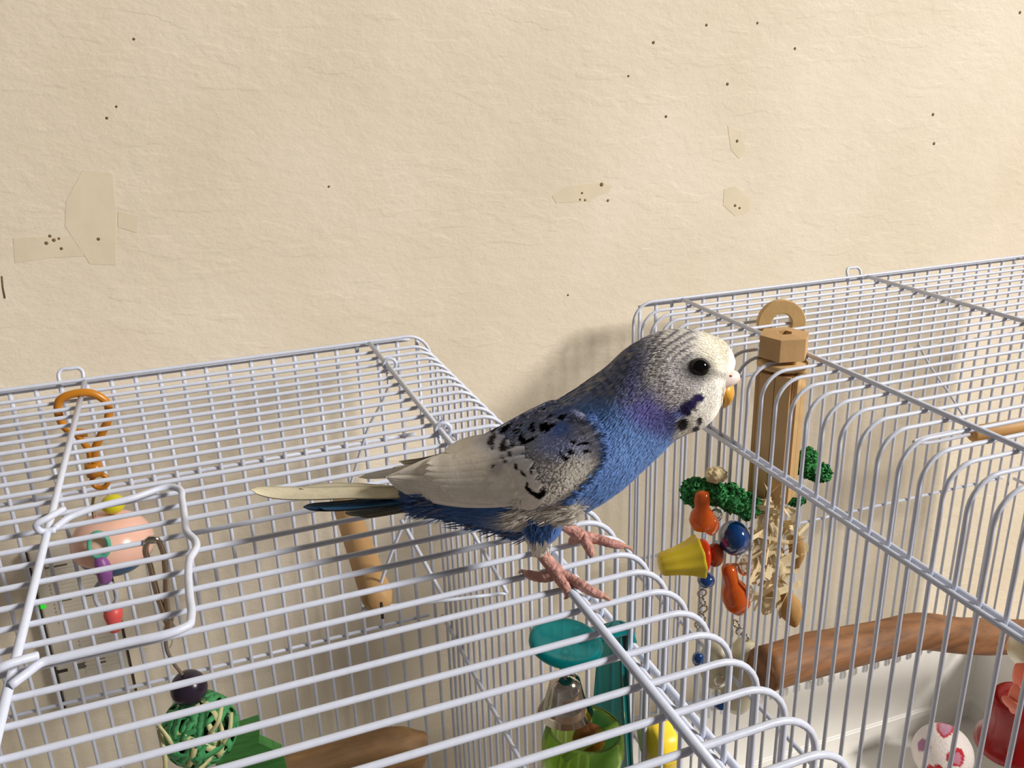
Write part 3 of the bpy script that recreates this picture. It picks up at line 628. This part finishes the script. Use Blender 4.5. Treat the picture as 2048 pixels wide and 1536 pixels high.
lo = [(R_*.93*math.sin(t), R_*.80*math.cos(t)-.06) for t in np.linspace(1.6, 3.1, 16)]
put('ball_base', lathe(bc, (.1, 0, 1), lo), mat('blue_plastic', (52, 92, 132), .3, .05), h1)
fr = bc+np.array([-.45, -1.75, .2])
put('chain_link', torus(A(205, 1068)+[0, -1.6, .3], (.1, 1, -.2), .52, .13, sx=.75), M_TEALR, h1)
put('chain_link', tube(spline([A(205, 1085)+[0, -1.7, .2], A(212, 1100)+[0, -1.8, .1], A(216, 1128)+[0, -1.7, .1]], 12), [.2, .24, .28, .3, .32, .33, .33, .32, .3, .3, .28, .22], 12), mat('purple_plastic', (140, 84, 152), .4, .05), h1)
put('chain_link', torus(A(216, 1160)+[0, -1.5, .1], (.1, 1, -.2), .62, .13, sx=.7), mat('grey_plastic', (176, 180, 192), .4, .04), h1)
put('drop_bead', lathe(A(230, 1200)+[0, -1.4, 0], (.08, 0, 1), [(.05, -.75), (.22, -.7), (.3, -.3), (.4, .1), (.36, .45), (.1, .55)]), mat('coral_plastic', (226, 92, 88), .4, .05), h1)
# toy on the metal hook
Y2 = -16.1; B = lambda x, y: at(x, y, Y2); h2 = thing('raffia_ball_toy', 'green raffia ball toy hanging on a long metal snap hook', 'bird toy', at(305, 1085, Y2))
rope([B(336, 1246), B(318, 1200), B(300, 1130), B(291, 1095), B(298, 1078), B(312, 1078), B(324, 1096), B(330, 1130), B(333, 1200), B(338, 1246)], .09, 'snap_hook', M_CHROME, h2, 60, 10)
put('swivel', lathe(B(338, 1250), (.05, 0, 1), [(.05, -.42), (.17, -.36), (.19, -.1), (.12, .05), (.17, .2), (.1, .38)]), M_CHROME, h2)
rope([B(331, 1270), B(334, 1300), B(350, 1330), B(366, 1352), B(374, 1372)], .055, 'cord', mat('grey_cord', (140, 126, 112), .8, .1), h2)
rope([B(346, 1278), B(344, 1288), B(340, 1296)], .03, 'cord_end', mat('white_cord', (220, 214, 200), .8, .1), h2)
put('bead', ball(B(378, 1376), (.55, .55, .56)), mat('dark_purple_bead', (44, 34, 52), .25, .15, 90), h2)
rc = at(400, 1458, Y2); Rr = 1.12
rg = np.random.default_rng(3); 
put('ball_core', ball(rc, Rr*.8, 12, 18, noise=.05), mat('dark_green_core', (20, 70, 44), .8, .2), h2)
for k in range(34):
    a = rg.normal(0, 1, 3); a /= np.linalg.norm(a); e1, e2, _ = axes(a); t0 = rg.uniform(0, 6.28); sp = rg.uniform(2.5, 5.5); tt = np.linspace(t0, t0+sp, 22); off = rg.uniform(-.55, .55)
    r2 = math.sqrt(max(1-off*off, .1)); P = np.array([rc+Rr*rg.uniform(.97, 1.03)*(a*off+r2*(math.cos(t)*e1+math.sin(t)*e2)) for t in tt])
    T = np.gradient(P, axis=0); nr = P-rc; sd = np.cross(T, nr); sd /= np.linalg.norm(sd, axis=1)[:, None]; nr /= np.linalg.norm(nr, axis=1)[:, None]; wd = rg.uniform(.07, .11)
    V = np.stack([P-sd*wd, P+sd*wd, P+sd*wd+nr*.03, P-sd*wd+nr*.03], 1).reshape(-1, 3)
    put('raffia_strip', (V, gridF(22, 4, True)), M_RAFFP if k % 7 == 0 else M_RAFF, h2)
for a, b in (((352, 1512), (430, 1466)), ((330, 1500), (318, 1420)), ((440, 1440), (458, 1388)), ((345, 1445), (316, 1412)), ((415, 1420), (440, 1372)), ((360, 1525), (478, 1490))):
    put('raffia_strip', ribbon(spline([B(*a)+[0, -1.15, 0], B((a[0]+b[0])/2+5, (a[1]+b[1])/2-4)+[0, -1.2, 0], B(*b)+[0, -.9, 0]], 10), .06, up=(0, 1, 0)), M_RAFFP, h2)
# ribbed green block hanging below the ball
gb = [(455, 1470), (520, 1448), (518, 1486), (566, 1508), (574, 1536), (560, 1560), (430, 1570), (440, 1500)]
P = np.array([at(x, y, Y2+1.0) for x, y in gb]); n = len(P); V = np.concatenate([P, P+[0, .5, 0]]); F = [list(range(n)), list(range(2*n-1, n-1, -1))]+[[i, i+n, (i+1) % n+n, (i+1) % n] for i in range(n)]
put('ribbed_block', (V, F), mat('ribbed_green', (62, 128, 58), .6, .25, 60, .8, 120, stretch=(1, 1, 7)), h2, False)
# swing
swr = thing('swing_perch', 'wooden swing perch hung on wires from the cage roof', 'swing', (0.1, -8, .2))
far, near = np.array([-2.5, -3.5, -6.4]), np.array([-2.85, -11.9, -6.2]); mid = (far+near)/2
ax = (near-far)/np.linalg.norm(near-far); Ln = np.linalg.norm(near-far)
put('perch_bar', lathe(far-ax*.5, ax, [(.05, 0), (.42, .06), (.56, .3), (.58, Ln*.5), (.6, Ln+.5), (.52, Ln+.85), (.3, Ln+1.02), (.04, Ln+1.04)], 28), mat('perch_wood', (170, 134, 88), .6, .18, 40, .3, 200, stretch=(1, .15, 1)), swr)
for e0, top in ((far, np.array([.12, -3.82, .18])), (near, np.array([.1, -12.16, .18]))):
    rope([e0, e0+[.35, 0, .9], (e0+top)/2+[.0, 0, .2], top+[-.15, 0, -.5], top+[-.2, 0, -.2]], .07, 'hanger_wire', M_WIRE, swr, 30)
    put('hanger_ring', torus(top+[0, .1, 0], (.25, 1, 0), .28, .075, 24, 8), M_WIRE, swr)
F12 = lambda x, y: at(x, y, -12.0)
rope([F12(803, 1040), F12(842, 1112), F12(884, 1190)], .08, 'hanger_wire', M_WIRE, swr)
rope([F12(942, 1060), F12(978, 1122), F12(1014, 1186)], .08, 'hanger_wire', M_WIRE, swr)
rope([F12(722, 1218), F12(870, 1203), F12(1014, 1186)], .075, 'hanger_wire', M_WIRE, swr)
put('bar_slot', box(near+ax*1.05, (.05, .04, .34)), mat('dark_slot', (52, 40, 28), .9), swr)
# natural perch at the bottom of the view
def branch(name, label, pts, rad, mt, knots=(), seed=0, n=60, seg=26):
    P = spline(pts, n); r = np.interp(np.linspace(0, 1, n), np.linspace(0, 1, len(rad)), rad); V, F = tube(P, r, seg); rg = np.random.default_rng(seed); q = V.reshape(n, seg, 3)
    for i in range(n):
        for k in range(seg):
            a = 2*math.pi*k/seg; d = 1+.035*math.sin(3*a+i*.13)+.03*math.sin(7*a+i*.07+2)+.02*math.sin(i*.5+5*a)
            for (ki, ka, kr) in knots: d += kr*math.exp(-((i-ki)/2.5)**2-((math.remainder(a-ka, 2*math.pi))/.5)**2)
            q[i, k] = P[i]+(q[i, k]-P[i])*d
    t = thing(name, label, 'perch', pts[len(pts)//2]); put('branch_wood', (q.reshape(-1, 3), F), mt, t); return t
M_BARK2 = mat('dull_branch_wood', (136, 104, 68), .65, .3, 130, .7, 240, stretch=(.12, 1, 1))
branch('branch_perch', 'short cut branch perch low inside the cage under the budgie', [at(560, 1548, -4), at(640, 1522, -4), at(730, 1500, -4), at(790, 1494, -4), at(836, 1504, -4)], [.85, .8, .78, 1.0, 1.05], M_BARK2, [(44, 1.0, .15)], 2)
# teal activity toy on the side bars
toy = thing('bell_activity_toy', 'teal plastic toy with steel bell, green bowl and yellow knob', 'bird toy', (2.6, -21.6, -5))
M_TEAL = mat('translucent_teal', (16, 150, 154), .1, .03, trans=.65, ior=1.25); M_LIME = mat('translucent_lime', (196, 228, 130), .08, .03, trans=.9, ior=1.15)
X5 = lambda x, y, xx=2.5: on(x, y, 0, xx)
a0, a1 = X5(1226, 1272), X5(1238, 1560)
P = np.array([X5(1210, 1268), X5(1250, 1262), X5(1256, 1400), X5(1266, 1562), X5(1192, 1562), X5(1198, 1400)])
V = np.concatenate([P, P-[.18, 0, 0]]); n = len(P); F = [list(range(n)), list(range(2*n-1, n-1, -1))]+[[i, (i+1) % n, (i+1) % n+n, i+n] for i in range(n)]
bevel(put('arm_plate', (V, F), M_TEAL, toy, False), .0008)
P = np.array([X5(1248, 1262), X5(1252, 1400), X5(1262, 1562)])
put('arm_edge', tube(spline(P, 16), .11, 10), mat('dark_teal', (6, 34, 40), .2, .05), toy)
dc = at(1132, 1284, -22.2)
put('disc', lathe(dc, (.12, -.1, 1), [(.02, -.14), (.88, -.14), (1.02, -.08), (1.02, .02), (.9, .1), (.78, .06), (.02, .03)], 36), M_TEAL, toy)
put('disc_neck', box((dc+X5(1222, 1268))/2+[.3, 0, .05], (.75, .3, .06)), M_TEAL, toy)
put('arm_hook', tube(spline([X5(1218, 1270), X5(1236, 1252, 2.7), X5(1256, 1262, 3.1), X5(1264, 1286, 3.2)], 16), .16, 10), M_TEAL, toy)
bt = at(1130, 1352, -22.2)
for k, z in enumerate((.75, .5, .25)): put('chain_link', torus(bt+[0, 0, z-.05], ((1, .2, 0) if k % 2 else (.2, 1, 0)), .13, .035, 18, 8), M_CHROME, toy)
put('bell', lathe(bt, (0, 0, -1), [(.02, -.05), (.25, 0), (.42, .15), (.5, .5), (.58, .85), (.78, 1.2), (.74, 1.2), (.52, .85), (.44, .5), (.2, .1)], 32), M_CHROME, toy)
gc = at(1165, 1500, -22.2)
put('bowl', lathe(gc, (.1, 0, 1), [(.02, -1.3), (.9, -1.25), (1.15, -.6), (1.2, .2), (1.1, .75), (1.0, .8), (1.04, .7), (1.12, .2), (1.07, -.55), (.85, -1.15), (.02, -1.2)], 36), M_LIME, toy)
put('bowl_bar', tube([gc+[-.9, -.7, .6], gc+[1.0, -.2, .75]], .1, 10), M_LIME, toy)
put('bowl_filling', ball(gc+[.3, .2, .1], (.5, .45, .5), noise=.08), mat('brown_filling', (134, 84, 44), .8, .2), toy)
put('knob', lathe(X5(1302, 1492, 3.2), (1, 0, 0), [(.02, -.1), (.72, -.08), (.78, .1), (.78, .5), (.7, .62), (.02, .62)], 36, .03, 8), mat('yellow_knob', (248, 214, 58), .35, .03), toy)
# controller behind the near cage, fixed to the wall
ctl = thing('wall_controller', 'pale wall control unit with a small green light behind the cage', 'controller', at(150, 1400, WY))
def wallq(px, y, z0=0): return at(px, y, WY-.62-z0)
q0, q1, q2, q3 = wallq(72, 1100), wallq(226, 1068), wallq(256, 1388), wallq(110, 1424)
xl, xr, zt_, zb_ = (q0[0]+q3[0])/2, (q1[0]+q2[0])/2, (q0[2]+q1[2])/2, (q2[2]+q3[2])/2
M_CTL = mat('beige_device_plastic', (206, 198, 182), .5, .04, 30); M_MARK = mat('printed_mark', (104, 98, 84), .7, .1); M_DK = mat('dark_mark', (58, 48, 40), .7)
bevel(put('housing', box(((xl+xr)/2, WY-.31, (zt_+zb_)/2), ((xr-xl)/2, .31, (zt_-zb_)/2)), M_CTL, ctl, False), .002)
for k in range(16):
    z = zt_-1.0-k*.22; put('vent_slat', box(((xl+xr)/2+.2, WY-.64, z), ((xr-xl)/2-.5, .03, .05)), M_CTL, ctl, False)
for k in range(10):
    z = (zt_+zb_)/2-.6-k*.24; put('vent_slat', box(((xl+xr)/2+.5, WY-.64, z), ((xr-xl)/2-.9, .03, .05)), M_CTL, ctl, False)
p = wallq(82, 1214); put('indicator_light', box(p, (.22, .03, .11)), mat('green_light', (40, 170, 40), .4, emit=((60, 255, 60), .5)), ctl, False)
for (x, y, w_, h_, m_) in ((124, 1342, .27, .09, M_DK), (164, 1331, .2, .17, M_MARK), (203, 1322, .2, .16, M_MARK), (130, 1200, .3, .05, M_MARK), (176, 1192, .3, .05, M_MARK), (112, 1132, .5, .06, M_MARK)):
    put('printed_mark', box(wallq(x, y), (w_, .02, h_)), m_, ctl, False)
for x, hw_ in ((xl+.02, .06), (xr-.02, .05)): put('side_seam', box((x, WY-.6, (zt_+zb_)/2), (.05, .05, (zt_-zb_)/2-.1)), M_DK, ctl, False)

# ---------------------------------------------------------------- things in the far-right cage
bt_ = on(1568, 728, 2, .1)
bolt = thing('wooden_bolt_toy', 'wooden hex nut and post toy with loofah, beads and husks', 'bird toy', (16.4, -10.3, .2))
nc = np.array([16.45, -10.25, .1]); sc_ = ppp(nc)
hexr = 1.12
put('hex_nut', lathe(nc+[0, 0, .08], (0, 0, 1), [(.3, .0), (hexr, .0), (hexr, 1.0), (.34, 1.06), (.3, .7)], 6, ph=.26), mat('nut_wood', (190, 152, 104), .65, .1, 50, .2, 300), bolt, False)
put('bolt_end', lathe(nc+[0, 0, .9], (0, 0, 1), [(.02, .02), (.3, .0), (.3, -.6)], 16), mat('dark_wood_end', (120, 86, 48), .7, .3, 60), bolt)
put('washer', lathe(nc+[0, 0, -.42], (0, 0, 1), [(.05, 0), (1.05, 0), (1.1, .05), (1.1, .24), (1.05, .28), (.05, .28)], 36), mat('washer_wood', (206, 172, 120), .65, .1, 50, .2, 300), bolt)
M_POST = mat('post_wood', (170, 128, 82), .65, .16, 30, .3, 200, stretch=(1, 1, .12)); M_GROOVE = mat('post_groove', (120, 80, 40), .7, .2, 40, stretch=(1, 1, .1))
pl = np.array([math.cos(.9), math.sin(-.9)*1, 0]); rotp = .62
ca, sa = math.cos(rotp), math.sin(rotp); AX = [(ca, sa, 0), (-sa, ca, 0), (0, 0, 1)]
zc = -3.6; hz = 3.1
put('post', box(nc+[0, .0, zc-.1], (.78, .78, hz), AX), M_POST, bolt, False)
for s in (-1, 1):
    for (u, v) in ((1, s*.42), (s*.42, -1), (-1, s*.42), (s*.42, 1)):
        c = nc+[0, 0, zc-.1]+np.array(AX[0])*u*.84+np.array(AX[1])*v*.84
        hx = (.1, .34, hz) if abs(u) == 1 else (.34, .1, hz); put('post_rib', box(c, hx, AX), M_WOOD, bolt, False)
YB = -10.6; Q = lambda x, y, d=0: at(x, y, YB+d)
for k, (x, y, rx, rz, d) in enumerate([(1424, 984, .9, .5, .3), (1462, 996, .8, .6, .0), (1496, 1012, .55, .62, .0), (1388, 984, .6, .62, .5), (1614, 926, .5, .7, 1.0), (1636, 944, .62, .42, 1.0), (1590, 992, .5, .4, .6)]):
    V, F = ball(Q(x, y, d), (rx, .6, rz), 40, 60, noise=.06, seed=k); V = V+np.random.default_rng(k).normal(0, .05, V.shape); put('loofah_piece', (V, F), M_LOOF, bolt)
rg = np.random.default_rng(8)
for k in range(90):
    x, y = 1542+rg.normal(0, 22), 1060+rg.uniform(-80, 140); p = Q(x, y, rg.uniform(-.6, .5)); d = rg.normal(0, 1, 3)*[.8, .5, 1]; d /= np.linalg.norm(d); l = rg.uniform(.4, 1.1); c_ = rg.normal(0, .3, 3)
    put('paper_shred', ribbon(spline([p-d*l, p+c_*.6, p+d*l*.8+c_], 7), rg.uniform(.08, .2), .008, up=rg.normal(0, 1, 3)), M_SHRED, bolt, False)
for k, (x, y, rx, rz) in enumerate([(1540, 1062, .62, 1.0), (1548, 1130, .55, .9), (1536, 1200, .35, .8), (1432, 950, .4, .35)]):
    put('crumpled_paper', ball(Q(x, y, .1), (rx, .5, rz), 26, 40, noise=.13, seed=20+k), M_SHRED, bolt)
M_HUSK = mat('husk', (184, 142, 84), .7, .3, 60, .6, 160, stretch=(1, 1, .1))
for (x, y, r, l, dx) in ((1594, 1100, .38, 1.0, .1), (1580, 1216, .55, 1.25, .35)):
    put('husk_pod', lathe(Q(x, y, -.2), (dx, 0, -1), [(.03, -l), (r*.5, -l*.8), (r, -l*.2), (r*.95, l*.3), (r*.5, l*.8), (.1, l)], 20, .06, 9), M_HUSK, bolt)
M_ORG = mat('translucent_orange', (232, 104, 34), .12, .04, trans=.35); M_BLU = mat('translucent_blue', (22, 66, 128), .12, .08, trans=.2); M_CLR = mat('clear_plastic', (236, 230, 220), .06, .02, trans=.9, ior=1.35)
put('pacifier_bead', lathe(Q(1404, 1020, -.3), (.05, 0, -1), [(.05, -.95), (.3, -.85), (.36, -.5), (.32, -.15), (.5, .15), (.58, .5), (.5, .85), (.2, 1.02)], 24), M_ORG, bolt)
put('clear_bead', ball(Q(1432, 1030, -.2), .3), M_CLR, bolt)
put('amber_bead', ball(Q(1422, 1050, -.3), (.38, .36, .5)), M_ORG, bolt)
put('round_bead', ball(Q(1468, 1076, -.4), (.78, .7, .82)), M_BLU, bolt)
put('bead_ring', torus(Q(1492, 1090, -.9), (.6, .6, .1), .3, .05), M_CLR, bolt)
put('red_disc', lathe(Q(1404, 1112, -.4), (1, -.25, -.12), [(.02, -.1), (.72, -.1), (.8, .02), (.72, .16), (.02, .14)], 28), mat('red_orange_plastic', (222, 66, 30), .2, .05), bolt)
cupc = Q(1398, 1113, -.4)
put('yellow_cup', lathe(cupc, (-1, .22, -.12), [(.03, 0), (.95, -.04), (1.0, .02), (.95, .1), (.78, .5), (.62, 1.1), (.52, 1.75), (.42, 1.86), (.03, 1.88)], 54, .05, 9), mat('yellow_cup_plastic', (222, 196, 50), .3, .04), bolt)
put('amber_bead', ball(Q(1430, 1110, -.2), (.42, .4, .6)), mat('brown_orange', (150, 62, 20), .2, .1), bolt)
put('round_bead', ball(Q(1412, 1160, -.3), (.42, .4, .38)), M_BLU, bolt)
put('pacifier_bead', lathe(Q(1468, 1180, -.4), (.32, 0, -1), [(.05, -1.5), (.3, -1.4), (.36, -1.0), (.34, -.5), (.58, -.1), (.66, .4), (.6, .9), (.36, 1.3), (.1, 1.42)], 24), M_ORG, bolt)
put('clear_bead', ball(Q(1490, 1130, -.5), (.4, .4, .55)), M_CLR, bolt)
put('clear_bead', ball(Q(1494, 1188, -.5), (.36, .36, .5)), M_CLR, bolt)
for k, (x, y) in enumerate([(1404, 1186), (1404, 1202), (1406, 1218), (1404, 1234), (1398, 1248), (1472, 1248), (1480, 1262), (1490, 1274)]):
    put('chain_link', torus(Q(x, y, -.3), ((1, .2, .1) if k % 2 else (.2, 1, .1)), .2, .05, 20, 8), M_CHROME, bolt)
M_CRM = mat('milky_plastic', (222, 214, 184), .3, .03, trans=.25)
put('milky_drop', lathe(Q(1482, 1350, 1.0), (-.08, 0, -1), [(.05, -2.1), (.5, -1.95), (.85, -1.2), (1.05, -.2), (1.0, .8), (.8, 1.6), (.5, 2.1), (.08, 2.25)], 28), M_CRM, bolt)
put('milky_drop', lathe(Q(1432, 1330, 1.0), (.05, 0, -1), [(.05, -1.5), (.5, -1.35), (.8, -.6), (.85, .3), (.65, 1.0), (.2, 1.4)], 28), M_CRM, bolt)
put('clear_bead', ball(Q(1440, 1362, .1), .3), M_CLR, bolt); put('dark_bead', ball(Q(1396, 1318, .8), (.3, .3, .4)), M_BLU, bolt); put('dark_bead', ball(Q(1440, 1408, .8), (.42, .35, .24)), M_BLU, bolt)
# wooden ring standing through the roof wires
rp_ = on(1562, 646, 2, .05)
ring = thing('wooden_ring', 'flat wooden ring stuck upright between the roof wires', 'ring', rp_)
n = 40; a_, b_, d_ = axes((-.45, -1, .12)); V = []
for rr, tt in ((1.2, -.22), (1.2, .22), (.5, .22), (.5, -.22)):
    for k in range(n):
        t = 2*math.pi*k/n; V.append(rp_+rr*(math.cos(t)*a_+math.sin(t)*b_)+d_*tt)
F = []
for i in range(4):
    for k in range(n): F.append([i*n+k, i*n+(k+1) % n, ((i+1) % 4)*n+(k+1) % n, ((i+1) % 4)*n+k])
bevel(put('ring_body', (np.array(V), F), mat('ring_wood', (204, 168, 112), .65, .1, 60, .2, 300), ring, False), .0006)
# branch perch
branch('branch_perch', 'long reddish brown branch perch crossing the cage with the felt ball', [at(1524, 1338, -11.8), at(1620, 1312, -11.6), at(1740, 1286, -11.2), at(1840, 1264, -10.8), at(1940, 1272, -10.4), at(2048, 1272, -10), at(2300, 1262, -9)], [1.08, 1.02, .98, 1.05, .92, .9, .9], M_BARK, [(26, 2.4, .18), (6, 4.2, .12)], 4, 80)
# dowel swing
dw = thing('dowel_swing', 'straight wooden dowel swing with wire loops under the cage roof', 'swing', at(1990, 865, -6))
d0, d1 = at(1942, 868, -6), at(2260, 812, -6); ax = (d1-d0)/np.linalg.norm(d1-d0); L_ = np.linalg.norm(d1-d0)
put('dowel', lathe(d0, ax, [(.05, -.05), (.36, 0), (.46, .12), (.47, L_*.5), (.46, L_-.1), (.05, L_)], 24), mat('dowel_wood', (204, 156, 96), .55, .12, 50, .2, 300, stretch=(.15, 1, 1)), dw)
rope([d0+ax*.1, at(1900, 878, -6.2), at(1850, 886, -6.6), at(1828, 884, -7), at(1846, 876, -6.4), at(1900, 864, -5.6), at(1938, 858, -5.4)], .1, 'wire_loop', M_WIRE, dw, 40)
rope([at(1946, 862, -6), at(1900, 790, -6), at(1850, 715, -6), at(1838, 690, -6)], .07, 'hanger_wire', M_WIRE, dw, 30)
rope([at(2252, 806, -6), at(2200, 740, -6), at(2120, 660, -6)], .07, 'hanger_wire', M_WIRE, dw, 30)
# felt ball on the tray floor
FZ = -38.0; bcn = on(1885, 1506, 2, FZ+2.1); RB_ = 2.1
fb = thing('felt_ball', 'white felt ball with red and purple heart spots on the tray', 'ball', bcn-[0, 0, RB_])
V, F = ball(bcn, RB_, 64, 96, (0, 0, 1)); px = proj(V); C = np.tile(lin((240, 230, 226)), (len(V), 1)); front = ((V-bcn) @ (CAM-bcn)) > 0
def heart(x, y, cx, cy, s, a):
    a = math.radians(a); dx = (x-cx)/s; dy = -(y-cy)/s; u = dx*math.cos(a)-dy*math.sin(a); v = dx*math.sin(a)+dy*math.cos(a); return (u*u+v*v-1)**3-u*u*v**3
for cx, cy, s_, a_, rim, inn in ((1890, 1461, 17, 10, (186, 34, 48), (190, 130, 160)), (1914, 1520, 17, -30, (190, 30, 44), (196, 128, 152)), (1845, 1494, 12, 40, (172, 118, 152), (172, 118, 152)), (1868, 1548, 15, 0, (190, 34, 46), (190, 120, 150))):
    hgt = heart(px[:, 0], px[:, 1], cx, cy, s_, a_); h2_ = heart(px[:, 0], px[:, 1], cx, cy, s_*.62, a_)
    C[(hgt < 0) & front] = lin(rim); C[(h2_ < 0) & front] = lin(inn)
ob('felt_shell', mesh('felt_shell', rel(V, fb), F, C), mat('felt', None, .95, .05, 500, .9, 900, vcol=True, sheen=.5, spec=.1), fb)
# red bell cup hanging at the right
rb = thing('red_cup_toy', 'translucent red cup toy hanging with peach flaps and milky bead', 'bird toy', at(2015, 1340, -14.6))
K = lambda x, y, d=0: at(x, y, -14.6+d)
M_RED = mat('translucent_red', (176, 22, 24), .1, .04, trans=.3)
put('cup', lathe(K(2028, 1390), (.22, 0, -1), [(.62, -.1), (.95, .0), (1.08, .25), (1.18, 1.3), (1.33, 2.2), (1.75, 3.1), (1.95, 3.35), (1.83, 3.43), (1.16, 2.2), (1.0, .4), (.5, .25)], 36), M_RED, rb)
for (x, y, r, t) in ((2030, 1398, .4, .9), (2022, 1408, .55, .3)): put('flap', ball(K(x, y, -1.2), (r, .12, t), 12, 18), mat('peach_flap', (242, 132, 104), .3, .05), rb)
put('milky_bead', ball(K(2062, 1300), 1.12), M_CRM, rb)
put('flap', ball(K(2044, 1352, -.4), (.5, .3, 1.0), 12, 18), mat('peach_flap', (242, 132, 104), .3, .05), rb)
rope([K(2062, 1250), K(2064, 1180), K(2066, 1100), K(2068, 1000), K(2070, 905)], .06, 'cord', mat('grey_cord', (140, 126, 112), .8, .1), rb, 30)
